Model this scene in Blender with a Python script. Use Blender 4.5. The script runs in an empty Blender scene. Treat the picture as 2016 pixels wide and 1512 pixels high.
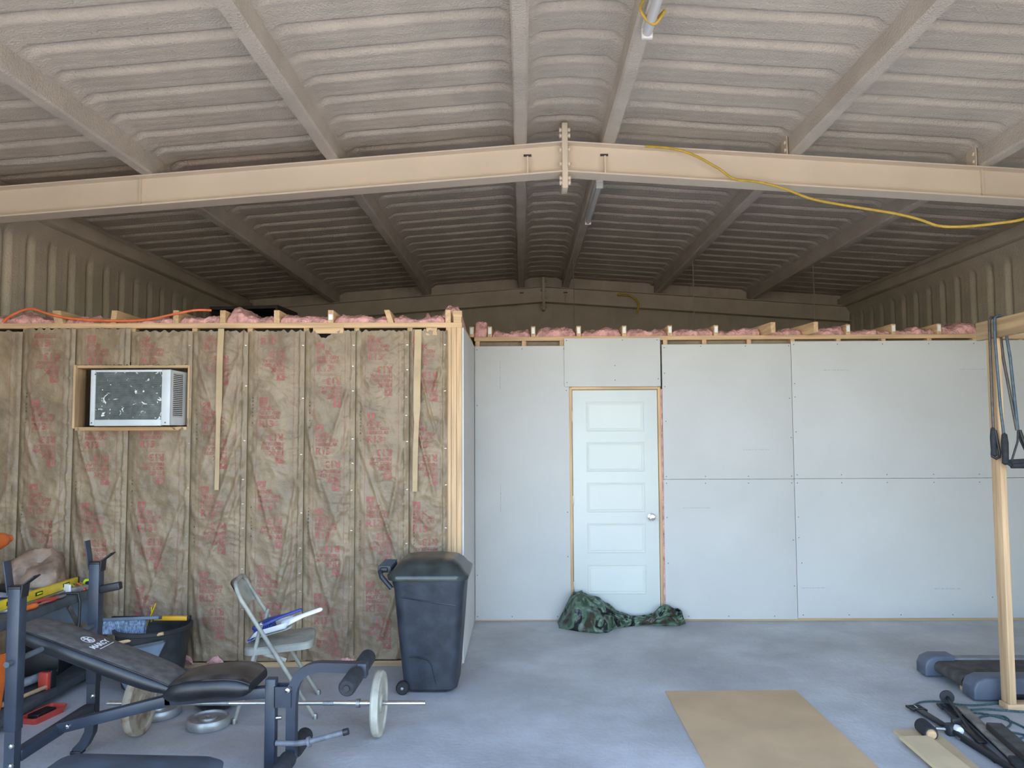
import bpy, bmesh, math, random
from mathutils import Vector, Matrix, noise

# ------------------------------------------------------------------ camera
SC = bpy.context.scene
COL = SC.collection
R = math.radians
rng = random.Random(7)
CAM_H, PITCH, YAW, ROLL, FPX = 1.67, R(3.5), R(-0.76), R(-0.28), 1514.0
_f = Vector((math.sin(YAW)*math.cos(PITCH), math.cos(YAW)*math.cos(PITCH), math.sin(PITCH)))
_r = Vector((math.cos(YAW), -math.sin(YAW), 0)); _u = _r.cross(_f)
_r2 = _r*math.cos(ROLL)+_u*math.sin(ROLL); _u2 = -_r*math.sin(ROLL)+_u*math.cos(ROLL)
cd = bpy.data.cameras.new('camera'); cam = bpy.data.objects.new('camera', cd); COL.objects.link(cam)
cd.sensor_width = 36; cd.lens = FPX/2016*36; cd.clip_end = 200
cam.matrix_world = Matrix(((_r2.x, _u2.x, -_f.x, 0), (_r2.y, _u2.y, -_f.y, 0), (_r2.z, _u2.z, -_f.z, CAM_H), (0, 0, 0, 1)))
SC.camera = cam

# ------------------------------------------------------------------ daylight
W = bpy.data.worlds.new('sky'); SC.world = W; W.use_nodes = True
wn = W.node_tree.nodes; wl = W.node_tree.links
sky = wn.new('ShaderNodeTexSky'); sky.sky_type = 'NISHITA'; sky.sun_disc = False
sky.sun_elevation = R(52); sky.sun_rotation = R(60); sky.dust_density = 0.9; sky.ozone_density = 1.0
bg = wn['Background']; wl.new(sky.outputs[0], bg.inputs[0]); bg.inputs[1].default_value = 0.385
sd = bpy.data.lights.new('sun', 'SUN'); sd.energy = 3.6; sd.angle = R(0.6); sd.color = (1.0, .93, .82)
sun = bpy.data.objects.new('sun', sd); COL.objects.link(sun)
sun.rotation_euler = Vector((-.55, -.22, -.80)).to_track_quat('-Z', 'Y').to_euler()   # from the right and behind the building
FRONT_Y = 1.8
OPX0, OPX1, OPZ = -3.3, 3.7, 3.35        # the big roller door opening behind the camera
pd = bpy.data.lights.new('door_portal', 'AREA'); pd.shape = 'RECTANGLE'; pd.size = OPX1-OPX0; pd.size_y = OPZ
pd.cycles.is_portal = True
po = bpy.data.objects.new('door_portal', pd); COL.objects.link(po)
po.location = ((OPX0+OPX1)/2, FRONT_Y, OPZ/2); po.rotation_euler = (R(90), 0, 0)
SC.view_settings.view_transform = 'Standard'; SC.view_settings.look = 'None'
SC.view_settings.gamma = 1; SC.view_settings.use_curve_mapping = False
SC.view_settings.exposure = 2.02
SC.cycles.use_denoising = True
SC.cycles.max_bounces = 10; SC.cycles.diffuse_bounces = 6; SC.cycles.caustics_reflective = False; SC.cycles.caustics_refractive = False

# ------------------------------------------------------------------ helpers
MW = {}
def V(*a): return Vector(a)
class MB:
    def __init__(s): s.v = []; s.f = []
    def add(s, vs, fs):
        n = len(s.v); s.v += [Vector(p) for p in vs]; s.f += [[i+n for i in f] for f in fs]; return s
    def hexa(s, p):   # 8 points: bottom 4 ccw, top 4 ccw
        return s.add(p, [(3, 2, 1, 0), (4, 5, 6, 7), (0, 1, 5, 4), (1, 2, 6, 5), (2, 3, 7, 6), (3, 0, 4, 7)])
    def box(s, x0, x1, y0, y1, z0, z1):
        return s.hexa([(x0, y0, z0), (x1, y0, z0), (x1, y1, z0), (x0, y1, z0), (x0, y0, z1), (x1, y0, z1), (x1, y1, z1), (x0, y1, z1)])
    def bar(s, p0, p1, w, h, up=(0, 0, 1)):   # w across, h along 'up'
        p0, p1 = Vector(p0), Vector(p1); d = (p1-p0).normalized(); up = Vector(up)
        a = d.cross(up)
        if a.length < 1e-4: a = d.cross(Vector((0, 1, 0)))
        a.normalize(); b = a.cross(d).normalized(); a = a*w/2; b = b*h/2
        return s.hexa([p0-a-b, p0+a-b, p1+a-b, p1-a-b, p0-a+b, p0+a+b, p1+a+b, p1-a+b])
    def ring_sweep(s, rings, caps=True, closed=False):
        n = len(rings[0]); vs = [p for r in rings for p in r]; fs = []
        m = len(rings)
        for i in range(m if closed else m-1):
            for j in range(n):
                k = (j+1) % n; i2 = (i+1) % m
                fs.append((i*n+j, i*n+k, i2*n+k, i2*n+j))
        if caps and not closed: fs += [tuple(range(n-1, -1, -1)), tuple((m-1)*n+j for j in range(n))]
        return s.add(vs, fs)
    def frames(s, pts, up=None):
        pts = [Vector(p) for p in pts]; out = []; prev = None
        for i, p in enumerate(pts):
            a = pts[max(i-1, 0)]; b = pts[min(i+1, len(pts)-1)]; d = (b-a).normalized()
            if prev is None:
                n = Vector(up) if up else (Vector((0, 0, 1)) if abs(d.z) < .9 else Vector((0, 1, 0)))
            else: n = Vector(up) if up else prev
            n = (n-d*n.dot(d))
            if n.length < 1e-5: n = d.orthogonal()
            n.normalize(); out.append((p, d.cross(n).normalized(), n)); prev = n
        return out
    def tube(s, pts, r, n=10, caps=True):
        rs = r if isinstance(r, (list, tuple)) else [r]*len(pts)
        rings = [[p+(a*math.cos(t)+b*math.sin(t))*rr for t in [2*math.pi*k/n for k in range(n)]] for (p, a, b), rr in zip(s.frames(pts), rs)]
        return s.ring_sweep(rings, caps)
    def rtube(s, pts, w, h, up):   # rectangular section swept along pts
        rings = [[p-a*w/2-b*h/2, p+a*w/2-b*h/2, p+a*w/2+b*h/2, p-a*w/2+b*h/2] for p, a, b in s.frames(pts, up)]
        return s.ring_sweep(rings)
    def lathe(s, prof, n=24, o=(0, 0, 0), axis='Z', a0=0):
        o = Vector(o); rings = []
        for rr, h in prof:
            ring = []
            for k in range(n):
                t = 2*math.pi*k/n+a0; c, q = rr*math.cos(t), rr*math.sin(t)
                ring.append(o+{'Z': Vector((c, q, h)), 'Y': Vector((c, h, q)), 'X': Vector((h, c, q))}[axis])
            rings.append(ring)
        return s.ring_sweep(rings)
    def grid(s, nu, nv, fn):
        vs = [fn(i/(nu-1), j/(nv-1)) for j in range(nv) for i in range(nu)]
        return s.add(vs, [(j*nu+i, j*nu+i+1, (j+1)*nu+i+1, (j+1)*nu+i) for j in range(nv-1) for i in range(nu-1)])
    def prism(s, poly, z0, z1, M=None):   # poly in xy, extruded in z, then placed by M
        n = len(poly); vs = [Vector((x, y, z0)) for x, y in poly]+[Vector((x, y, z1)) for x, y in poly]
        if M is not None: vs = [M @ p for p in vs]
        return s.add(vs, [tuple(range(n-1, -1, -1)), tuple(range(n, 2*n))]+[(i, (i+1) % n, n+(i+1) % n, n+i) for i in range(n)])
    def move(s, M): s.v = [M @ p for p in s.v]; return s
    def build(s, name, mat, parent=None, smooth=None, bevel=0, local=False, origin=None, seg=2):
        vs = s.v
        if parent is not None and not local:
            Mi = MW[parent.name].inverted(); vs = [Mi @ p for p in vs]
        if origin is not None: vs = [p-Vector(origin) for p in vs]
        me = bpy.data.meshes.new(name); me.from_pydata([tuple(p) for p in vs], [], s.f)
        if bevel or smooth is not None:
            bm = bmesh.new(); bm.from_mesh(me)
            bmesh.ops.recalc_face_normals(bm, faces=bm.faces)
            if bevel:
                es = [e for e in bm.edges if len(e.link_faces) == 2 and e.calc_face_angle(0) > .6]
                bmesh.ops.bevel(bm, geom=es, offset=bevel, segments=seg, profile=.5, affect='EDGES', clamp_overlap=True)
            bm.to_mesh(me); bm.free()
        else:
            bm = bmesh.new(); bm.from_mesh(me); bmesh.ops.recalc_face_normals(bm, faces=bm.faces); bm.to_mesh(me); bm.free()
        if smooth is not None:
            me.shade_smooth(); me.set_sharp_from_angle(angle=R(smooth))
        elif bevel:
            me.shade_smooth(); me.set_sharp_from_angle(angle=R(50))
        me.materials.append(mat)
        o = bpy.data.objects.new(name, me); COL.objects.link(o)
        if origin is not None: o.location = origin
        if parent is not None:
            o.parent = parent; MW[o.name] = MW[parent.name]
        else: MW[o.name] = Matrix.Translation(origin) if origin is not None else Matrix()
        return o
def tag(o, label, cat, group=None):
    o['label'] = label; o['category'] = cat
    if group: o['group'] = group
    return o
def thing(name, label=None, cat=None, loc=(0, 0, 0), rz=0, group=None, M=None):
    o = bpy.data.objects.new(name, None); COL.objects.link(o); o.empty_display_size = .1
    M = M or Matrix.Translation(loc) @ Matrix.Rotation(rz, 4, 'Z'); o.matrix_world = M; MW[o.name] = M
    if label: tag(o, label, cat, group)
    return o
def structure(o, label=None):
    o['kind'] = 'structure'
    if label: o['label'] = label
    return o
def sm(a, b, x):
    t = min(1, max(0, (x-a)/(b-a))); return t*t*(3-2*t)
def fbm(p, o=3): return noise.fractal(Vector(p), .9, 2.1, o)

# ------------------------------------------------------------------ materials
def mat(name, col, rough=.6, var=.12, vscale=6, bump=0, bscale=60, metal=0, stretch=None, col2=None, contrast=(.35, .65), spec=.5, detail=5, bdetail=4, btype='noise'):
    m = bpy.data.materials.new(name); m.use_nodes = True; nt = m.node_tree; N = nt.nodes; L = nt.links
    b = N['Principled BSDF']; b.inputs['Roughness'].default_value = rough; b.inputs['Metallic'].default_value = metal
    b.inputs['Specular IOR Level'].default_value = spec
    tc = N.new('ShaderNodeTexCoord'); mp = N.new('ShaderNodeMapping'); L.new(tc.outputs['Object'], mp.inputs[0])
    if stretch: mp.inputs['Scale'].default_value = stretch
    nz = N.new('ShaderNodeTexNoise'); nz.inputs['Scale'].default_value = vscale; nz.inputs['Detail'].default_value = detail; L.new(mp.outputs[0], nz.inputs['Vector'])
    cr = N.new('ShaderNodeValToRGB'); L.new(nz.outputs['Fac'], cr.inputs[0])
    c2 = col2 or tuple(c*(1-var*2) for c in col); c1 = tuple(min(1, c*(1+var*.4)) for c in col) if not col2 else col
    cr.color_ramp.elements[0].position, cr.color_ramp.elements[1].position = contrast
    cr.color_ramp.elements[0].color = (*c2, 1); cr.color_ramp.elements[1].color = (*c1, 1)
    L.new(cr.outputs[0], b.inputs['Base Color'])
    if bump:
        bn = N.new('ShaderNodeTexNoise'); bn.inputs['Scale'].default_value = bscale; bn.inputs['Detail'].default_value = bdetail; L.new(mp.outputs[0], bn.inputs['Vector'])
        bp = N.new('ShaderNodeBump'); bp.inputs['Strength'].default_value = 1; bp.inputs['Distance'].default_value = bump
        L.new(bn.outputs['Fac'], bp.inputs['Height']); L.new(bp.outputs[0], b.inputs['Normal'])
    return m
M = {}
M['foam'] = mat('sprayed_foam', (.60, .545, .475), .85, .06, 3, .010, 80, bdetail=3)
M['foam_wall'] = mat('sprayed_wall_foam', (.60, .53, .42), .85, .06, 3, .006, 60)
M['primer'] = mat('cream_primer', (.74, .65, .53), .55, .03, 2)
M['drywall'] = mat('drywall_paper', (.60, .58, .55), .9, .025, 1.6, .0004, 300)
M['door'] = mat('door_paint', (.67, .685, .64), .45, .015, 2)
M['groove'] = mat('door_shadow_line', (.62, .64, .61), .5, .02, 2)
for ax, st in (('x', (1.2, 22, 22)), ('y', (22, 1.2, 22)), ('z', (22, 22, 1.2))):
    M['pine_'+ax] = mat('pine_'+ax, (.70, .455, .25), .7, .18, 1.6, .0006, 8, stretch=st, contrast=(.3, .7))
    M['oldpine_'+ax] = mat('oldpine_'+ax, (.58, .38, .20), .75, .18, 1.6, .0006, 8, stretch=st, contrast=(.3, .7))
M['kraft'] = mat('kraft_paper', (.30, .217, .132), .5, .16, 5, .010, 22, bdetail=7, detail=9)
M['card'] = mat('cardboard', (.52, .38, .22), .8, .08, 6)
M['print'] = mat('red_print', (.34, .105, .085), .6, .2, 30, col2=(.30, .18, .115), contrast=(.32, .50))
M['inkblack'] = mat('black_ink', (.04, .035, .03), .7, .1, 30)
M['inkgrey'] = mat('grey_ink', (.50, .50, .50), .8, .1, 60)
M['pink'] = mat('pink_fibreglass', (.80, .42, .38), .95, .2, 14, .025, 38, detail=8, bdetail=6)
M['screw'] = mat('screw_black', (.05, .05, .05), .5, .1, 20)
M['staple'] = mat('staple_steel', (.75, .75, .72), .3, .05, 20, metal=1)
M['steel'] = mat('bright_steel', (.72, .73, .74), .22, .05, 20, metal=1)
M['dullsteel'] = mat('dull_steel', (.42, .42, .41), .45, .15, 20, metal=.9)
M['pegsteel'] = mat('scuffed_grey_tube', (.16, .165, .175), .5, .2, 20)
M['navy'] = mat('navy_powder_coat', (.030, .038, .055), .42, .15, 8, spec=.5)
M['black'] = mat('black_plastic', (.016, .016, .018), .45, .2, 10)
M['rubber'] = mat('foam_rubber', (.028, .029, .033), .85, .2, 30, .002, 200)
M['vinyl_top'] = mat('dusty_vinyl', (.105, .095, .088), .62, .2, 25, .0006, 400)
M['vinyl_seat'] = mat('brown_vinyl', (.060, .050, .045), .36, .35, 9, .0006, 400)
M['vinyl'] = mat('black_vinyl', (.015, .015, .017), .3, .2, 10, .0006, 500)
M['binplastic'] = mat('bin_plastic', (.030, .036, .048), .48, .25, 9, .0012, 30)
M['binlid'] = mat('bin_lid_plastic', (.040, .048, .046), .30, .3, 7, .001, 20)
M['chair'] = mat('chair_enamel', (.36, .35, .29), .5, .14, 12)
M['platewhite'] = mat('painted_plate', (.50, .47, .38), .6, .16, 9)
M['rustplate'] = mat('rusty_plate', (.42, .36, .27), .75, .2, 16, col2=(.20, .10, .05), contrast=(.30, .55))
M['worngrey'] = mat('worn_grey_metal', (.25, .225, .19), .6, .25, 12, .001, 60)
M['silver'] = mat('silver_plate', (.46, .46, .45), .42, .12, 14, metal=.6)
M['white'] = mat('white_plastic', (.80, .80, .78), .4, .04, 5)
M['acwhite'] = mat('air_conditioner_enamel', (.60, .62, .61), .4, .05, 6)
M['blue'] = mat('blue_plastic', (.025, .045, .22), .4, .1, 6)
M['brightblue'] = mat('bright_blue', (.03, .13, .55), .5, .1, 6)
M['bluegrey'] = mat('blue_grey_plastic', (.13, .17, .23), .5, .15, 6)
M['tote'] = mat('tote_plastic', (.075, .095, .118), .5, .2, 5)
M['lightblue'] = mat('light_blue_bristle', (.28, .38, .52), .7, .3, 60)
M['greycloth'] = mat('grey_film', (.33, .36, .40), .6, .15, 20)
M['yellow'] = mat('yellow_paint', (.72, .50, .03), .4, .12, 12)
M['amber'] = mat('amber_handle', (.80, .42, .03), .4, .06, 12)
M['lime'] = mat('lime_plastic', (.55, .72, .02), .4, .05, 12)
M['red'] = mat('red_plastic', (.60, .07, .05), .4, .12, 12)
M['orange'] = mat('orange_plastic', (.80, .17, .03), .45, .1, 12)
M['brownbag'] = mat('brown_bag', (.31, .205, .14), .5, .3, 9, .012, 12)
M['gunmetal'] = mat('grey_painted_steel', (.085, .10, .11), .6, .2, 10)
M['darkgrey'] = mat('dark_grey_rubber', (.035, .037, .04), .6, .2, 10)
M['treadblue'] = mat('treadmill_plastic', (.10, .118, .155), .5, .12, 8)
M['treadtop'] = mat('treadmill_rail', (.22, .22, .235), .55, .12, 10)
M['belt'] = mat('treadmill_belt', (.075, .068, .06), .8, .25, 14)
M['hardboard'] = mat('hardboard', (.62, .42, .235), .7, .07, 3, .0003, 200)
M['mdf'] = mat('pale_board', (.68, .52, .31), .7, .06, 4)
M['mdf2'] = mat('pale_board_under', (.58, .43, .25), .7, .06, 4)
M['rope'] = mat('green_rope', (.06, .12, .12), .7, .3, 90)
M['cordyellow'] = mat('yellow_cord', (.62, .42, .06), .5, .1, 20)
M['cordorange'] = mat('orange_cord', (.75, .16, .05), .5, .1, 20)
M['wire'] = mat('thin_wire', (.30, .28, .25), .5, .1, 20)
M['bandblue'] = mat('blue_band', (.065, .098, .122), .5, .2, 30)
M['bandbrown'] = mat('brown_band', (.10, .075, .06), .5, .2, 30)
M['tubeglass'] = mat('lamp_tube', (.62, .64, .66), .25, .02, 4)
M['darkwood'] = mat('dark_wood', (.028, .02, .017), .7, .2, 8)
M['ground'] = mat('outdoor_ground', (.50, .41, .31), .95, .15, .6, .01, 20)

# concrete floor: cloudy grey with scuffs
def concrete():
    m = mat('concrete', (.575, .575, .575), .6, .10, 1.4, .003, 38, detail=12, bdetail=8, spec=.4); nt = m.node_tree; N = nt.nodes; L = nt.links
    b = N['Principled BSDF']; base = b.inputs['Base Color'].links[0].from_socket
    tc = N.new('ShaderNodeTexCoord'); mp = N.new('ShaderNodeMapping'); mp.inputs['Scale'].default_value = (1.2, 5, 1); mp.inputs['Rotation'].default_value = (0, 0, .25)
    L.new(tc.outputs['Object'], mp.inputs[0])
    nz = N.new('ShaderNodeTexNoise'); nz.inputs['Scale'].default_value = 4.2; nz.inputs['Detail'].default_value = 12; nz.inputs['Roughness'].default_value = .78; nz.inputs['Distortion'].default_value = .8
    L.new(mp.outputs[0], nz.inputs['Vector'])
    cr = N.new('ShaderNodeValToRGB'); cr.color_ramp.elements[0].position = .60; cr.color_ramp.elements[1].position = .80; L.new(nz.outputs['Fac'], cr.inputs[0])
    mx = N.new('ShaderNodeMix'); mx.data_type = 'RGBA'; L.new(cr.outputs[0], mx.inputs['Factor']); L.new(base, mx.inputs['A']); mx.inputs['B'].default_value = (.80, .80, .80, 1)
    n2 = N.new('ShaderNodeTexNoise'); n2.inputs['Scale'].default_value = 1.1; n2.inputs['Detail'].default_value = 12; n2.inputs['Roughness'].default_value = .72; L.new(tc.outputs['Object'], n2.inputs['Vector'])
    c2 = N.new('ShaderNodeValToRGB'); c2.color_ramp.elements[0].position = .42; c2.color_ramp.elements[1].position = .62
    c2.color_ramp.elements[0].color = (.80, .79, .78, 1); c2.color_ramp.elements[1].color = (1, 1, 1, 1); L.new(n2.outputs['Fac'], c2.inputs[0])
    m2 = N.new('ShaderNodeMix'); m2.data_type = 'RGBA'; m2.blend_type = 'MULTIPLY'; m2.inputs['Factor'].default_value = 1
    L.new(mx.outputs['Result'], m2.inputs['A']); L.new(c2.outputs[0], m2.inputs['B']); L.new(m2.outputs['Result'], b.inputs['Base Color'])
    return m
M['concrete'] = concrete()

# ------------------------------------------------------------------ the steel building
XL, XR, XC = -4.27, 4.93, .33
YB = 11.62
SLOPE = .072
RAF = 3.84                                     # rafter top at the ridge
PUR = [XC-3.15, XC-1.75, XC-.33, XC+.33, XC+1.72, XC+3.12]
def raf_z(x): return RAF-SLOPE*abs(x-XC)
def groove(y, deep=.034):
    t = (y/.3048) % 1
    g = sm(.33, .38, t)*(1-sm(.52, .64, t))*deep
    for c in (.80, .08): g += .004*math.exp(-((t-c)/.03)**2)
    return g
structure(MB().box(-40, 40, -60, 40, -.30, -.15).build('ground', M['ground']), 'bare tan ground outside the open door')
structure(MB().box(XL-.1, XR+.1, FRONT_Y-.4, YB+.1, -.15, 0).build('floor', M['concrete']), 'scuffed grey concrete slab floor')
# ceiling: sprayed ribbed deck
def ceiling():
    xs = set()
    for i in range(93): xs.add(round(XL-.02+(XR-XL+.04)*i/92, 3))
    for p in PUR:
        for d in (-.16, -.11, -.07, -.045, .045, .07, .11, .16): xs.add(round(p+d, 3))
    xs.add(XC); xs = sorted(xs)
    ys = []; y = FRONT_Y-.25
    while y < YB+.02:
        ys.append(y); y += .3048/18 if y > 3.4 else .3048/8
    b = MB(); vs = []
    for y in ys:
        for x in xs:
            d = min(abs(x-p) for p in PUR); dw = min(x-XL, XR-x)
            m = sm(.05, .13, d)*sm(.06, .2, dw)
            g = groove(y+.012*noise.noise(Vector((x*1.5, y*.5, 3))))*m
            fil = .035*(1-sm(.04, .13, d))
            z = RAF+.175-SLOPE*math.sqrt((x-XC)**2+.0003)+g-fil+.006*noise.noise(Vector((x*3, y*5, 0)))
            vs.append((x, y, z))
    n = len(xs); b.add(vs, [(j*n+i, j*n+i+1, (j+1)*n+i+1, (j+1)*n+i) for j in range(len(ys)-1) for i in range(n-1)])
    o = b.build('ceiling', M['foam'], smooth=80); structure(o, 'ribbed metal roof deck sprayed with beige foam')
    c = MB().add([(XL-.2, FRONT_Y-.3, RAF+.28-SLOPE*4.6), (XC, FRONT_Y-.3, RAF+.28), (XR+.2, FRONT_Y-.3, RAF+.28-SLOPE*4.6), (XL-.2, YB+.2, RAF+.28-SLOPE*4.6), (XC, YB+.2, RAF+.28), (XR+.2, YB+.2, RAF+.28-SLOPE*4.6)], [(0, 1, 4, 3), (1, 2, 5, 4)])
    c.build('roof_panel', M['primer'], o)
ceiling()
def side_wall(name, X, s, label):
    zs = [0, 1.2, 2.0, 2.4]+[2.5+.06*i for i in range(13)]+[3.24, 3.27, 3.30, 3.33, 3.36, 3.39, 3.42, 3.46, 3.5, 3.6, 3.72]
    ys = []; y = FRONT_Y
    while y < YB+.05:
        ys.append(y); y += .3048/12
    vs = []
    for y in ys:
        for z in zs:
            g = groove(y+.008*noise.noise(Vector((z*2, y, 9))), .035)*(1-sm(3.30, 3.42, z))
            fil = .10*sm(3.36, 3.56, z)
            vs.append((X-s*g+s*fil+.005*noise.noise(Vector((y*4, z*3, 1))), y, z))
    n = len(zs); o = MB().add(vs, [(j*n+i, j*n+i+1, (j+1)*n+i+1, (j+1)*n+i) for j in range(len(ys)-1) for i in range(n-1)]).build(name, M['foam_wall'], smooth=80)
    structure(o, label)
    MB().box(min(X-s*.06, X-s*.10), max(X-s*.06, X-s*.10), FRONT_Y, YB+.1, 0, 3.8).build('outer_panel', M['primer'], o)
    b = MB(); b.rtube([(X+s*.10, y, 3.565+.006*noise.noise(Vector((0, y*3, 0)))) for y in [FRONT_Y+.05+(YB-FRONT_Y-.1)*i/60 for i in range(61)]], .15, .13, (0, 0, 1))
    e = b.build('eave_strut', M['foam_wall'], o, bevel=.02)
side_wall('wall_left', XL, 1, 'ribbed metal side wall sprayed with beige foam, left of the photo')
side_wall('wall_right', XR, -1, 'ribbed metal side wall sprayed with beige foam, right of the photo')
def back_wall():
    xs = []; x = XL-.05
    while x < XR+.08: xs.append(x); x += .3048/12
    zs = [0, 2, 2.4, 2.7, 3.0, 3.2, 3.4, 3.6, 3.8, 4.02]
    vs = [(x, YB+groove(x, .012), min(z, RAF+.26-SLOPE*abs(x-XC))) for z in zs for x in xs]
    n = len(xs); o = MB().add(vs, [(j*n+i, j*n+i+1, (j+1)*n+i+1, (j+1)*n+i) for j in range(len(zs)-1) for i in range(n-1)]).build('wall_back', M['foam_wall'], smooth=80)
    structure(o, 'beige sprayed end wall under the far rafter')
    MB().box(XL-.1, XR+.1, YB+.06, YB+.10, 0, 4.1).build('outer_panel', M['primer'], o)
back_wall()
fw = MB(); fw.box(XL-.1, OPX0, FRONT_Y-.1, FRONT_Y, 0, 3.8); fw.box(OPX1, XR+.1, FRONT_Y-.1, FRONT_Y, 0, 3.8); fw.box(OPX0, OPX1, FRONT_Y-.1, FRONT_Y, OPZ, 4.1)
structure(fw.build('wall_front', M['foam_wall']), 'front wall around the big open door behind the camera')

# purlins
words = ['second purlin left of the ridge, by the left wall', 'first purlin left of the ridge pair', 'left purlin of the pair beside the ridge', 'right purlin of the pair beside the ridge', 'first purlin right of the ridge pair', 'second purlin right of the ridge, by the right wall']
for i, px in enumerate(PUR):
    b = MB(); n = 150
    s = 1 if px > XC else -1
    rings = []
    for k in range(n+1):
        y = FRONT_Y+.02+(YB-FRONT_Y-.06)*k/n
        w = .008*noise.noise(Vector((px*7, y*2.3, 0))); w2 = .008*noise.noise(Vector((px*7, y*2.3, 5)))
        z0 = raf_z(px)+.002; z1 = z0+.19
        # C section, open towards the eave: web on the ridge side, flanges top and bottom
        q = [(-.045+w*.6, z0+.012), (-.030+w, z0), (.040+w2, z0), (.050+w2, z0+.012), (.050+w2, z0+.028), (-.012, z0+.034), (-.020, z0+.16), (-.020, z1), (-.045, z1)]
        rings.append([V(px+a*s, y, z) for a, z in q])
    b.ring_sweep(rings)
    tag(b.build('roof_purlin', M['foam'], smooth=35, origin=(px, FRONT_Y, raf_z(px))), 'foam-sprayed steel roof beam, '+words[i], 'roof beam', 'roof purlins')

# rafters
def rafter(Y, label, m, hw=.075):
    t = thing('roof_rafter', label, 'rafter', (XC, Y, 2.6), group='ridged steel rafters')
    D = .235
    for s in (-1, 1):
        xe = XL+.02 if s < 0 else XR-.02
        def pt(x, dz): return V(x, Y, RAF+dz-SLOPE*abs(x-XC))
        b = MB(); b.bar(pt(XC+s*.012, -D/2), pt(xe, -D/2), .010, D); b.build('web', m, t)
        b = MB(); b.bar(pt(XC+s*.012, -.005), pt(xe, -.005), hw*2, .010); b.build('top_flange', m, t)
        b = MB(); b.bar(pt(XC+s*.012, -D+.005), pt(xe, -D+.005), hw*2, .012); b.build('bottom_flange', m, t)
        for xo in ([.33] if Y > 8 else [.30, 3.12] if s > 0 else [.28, 3.22]):
            x = XC+s*xo; zz = raf_z(x)
            hh = .0 if xo > .4 else .08
            MB().box(x-.005, x+.005, Y-(hw-.006 if xo < .4 else .03), Y-.004, zz-D+.012, zz-.012-hh).build('stiffener', m, t)
            if xo < .4:
                MB().box(x-.03, x+.03, Y-.009, Y-.0045, zz-.075, zz-.058).build('slot', M['screw'], t)
    MB().box(XC-.022, XC+.022, Y-.08, Y+.08, RAF-.36, RAF+.14).build('splice_plate', m, t, bevel=.006)
    for s in (-1, 1):
        for zz in (RAF+.09, RAF+.045, RAF-.06, RAF-.17, RAF-.28, RAF-.315):
            for yy in (-.055,):
                b = MB(); b.lathe([(.0, .022), (.013, .022), (.019, .034), (.019, .040), (.001, .046)], 8, (XC, Y+yy, zz), 'X')
                if s < 0: b.v = [V(2*XC-p.x, p.y, p.z) for p in b.v]
                b.build('bolt', m, t, smooth=40)
    return t
rafter(5.72, 'cream painted steel rafter crossing the photo with a bolted ridge plate', M['primer'])
rafter(11.50, 'far beige rafter against the end wall with a small ridge plate', M['foam_wall'])
# purlin clips on the near rafter
for i, (px, s) in enumerate([(PUR[4], 1), (PUR[5], 1)]):
    z = raf_z(px)
    b = MB(); b.box(px-.062, px-.055, 5.66, 5.78, z, z+.17)
    t = tag(b.build('purlin_clip', M['primer'], origin=(px, 5.72, z)), 'cream clip plate fixing the %s right purlin on the rafter' % ('nearer' if i == 0 else 'outer'), 'bracket')
    for zz in (.05, .11):
        MB().lathe([(.001, -.012), (.012, -.012), (.016, -.004), (.016, 0)], 8, (px-.062, 5.69, z+zz), 'X').build('bolt', M['primer'], t)

# ------------------------------------------------------------------ lettering
_TX = {}
def text_geo(s, size, bold=0.0):
    k = (s, size, bold)
    if k not in _TX:
        c = bpy.data.curves.new('lettering_source', 'FONT'); c.body = s; c.size = size; c.offset = bold; c.resolution_u = 2
        o = bpy.data.objects.new('lettering_source', c); COL.objects.link(o)
        bpy.context.view_layer.update()
        me = o.evaluated_get(bpy.context.evaluated_depsgraph_get()).to_mesh()
        _TX[k] = ([v.co.copy() for v in me.vertices], [tuple(p.vertices) for p in me.polygons])
        o.to_mesh_clear(); bpy.data.objects.remove(o); bpy.data.curves.remove(c)
    return _TX[k]
def cut_geo(vs, fs, step):
    bm = bmesh.new(); bv = [bm.verts.new(v) for v in vs]
    for f in fs:
        try: bm.faces.new([bv[i] for i in f])
        except ValueError: pass
    xs = [v.x for v in vs]; ys = [v.y for v in vs]
    for ax, lo, hi in ((0, min(xs), max(xs)), (1, min(ys), max(ys))):
        p = math.floor(lo/step)*step+step
        while p < hi:
            no = Vector((1, 0, 0)) if ax == 0 else Vector((0, 1, 0))
            bmesh.ops.bisect_plane(bm, geom=bm.verts[:]+bm.edges[:]+bm.faces[:], plane_co=no*p, plane_no=no)
            p += step
    bm.verts.ensure_lookup_table(); bm.verts.index_update()
    out = [v.co.copy() for v in bm.verts], [tuple(v.index for v in f.verts) for f in bm.faces]
    bm.free(); return out

# ------------------------------------------------------------------ insulated wall of the left room
WM = Matrix.Translation((-.44, 5.604, 0)) @ Matrix.Rotation(math.atan(.033), 4, 'Z')
LW = thing('wall_room_left', M=WM); structure(LW, 'open stud wall of the left room, brown kraft-faced insulation between studs')
def lx(X): return (X+.44)/math.cos(math.atan(.033))      # world x of a point on the wall -> wall x
def lbox(name, m, *a, parent=LW, bevel=.002): return MB().box(*a).build(name, M[m], parent, local=True, bevel=bevel)
def board(name, m, x0, x1, y0, y1, z0, z1, parent=LW): return lbox(name, m, x0, x1, y0, y1, z0, z1, parent=parent)
board('top_plate', 'pine_x', -3.80, 0, 0, .089, 2.430, 2.468)
board('bottom_plate', 'oldpine_x', -3.80, 0, 0, .089, 0, .038)
board('scrap_block', 'pine_x', -.95, -.72, -.004, .034, .040, .078)
for x0 in (-.117, -.078, -.039): board('stud', 'pine_z', x0, x0+.037, .0, .089, .04, 2.43)
SEAM = [lx(x) for x in (-4.20, -3.609, -3.23, -2.837, -2.39, -1.988, -1.579, -1.211, -.822, -.535)]
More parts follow.
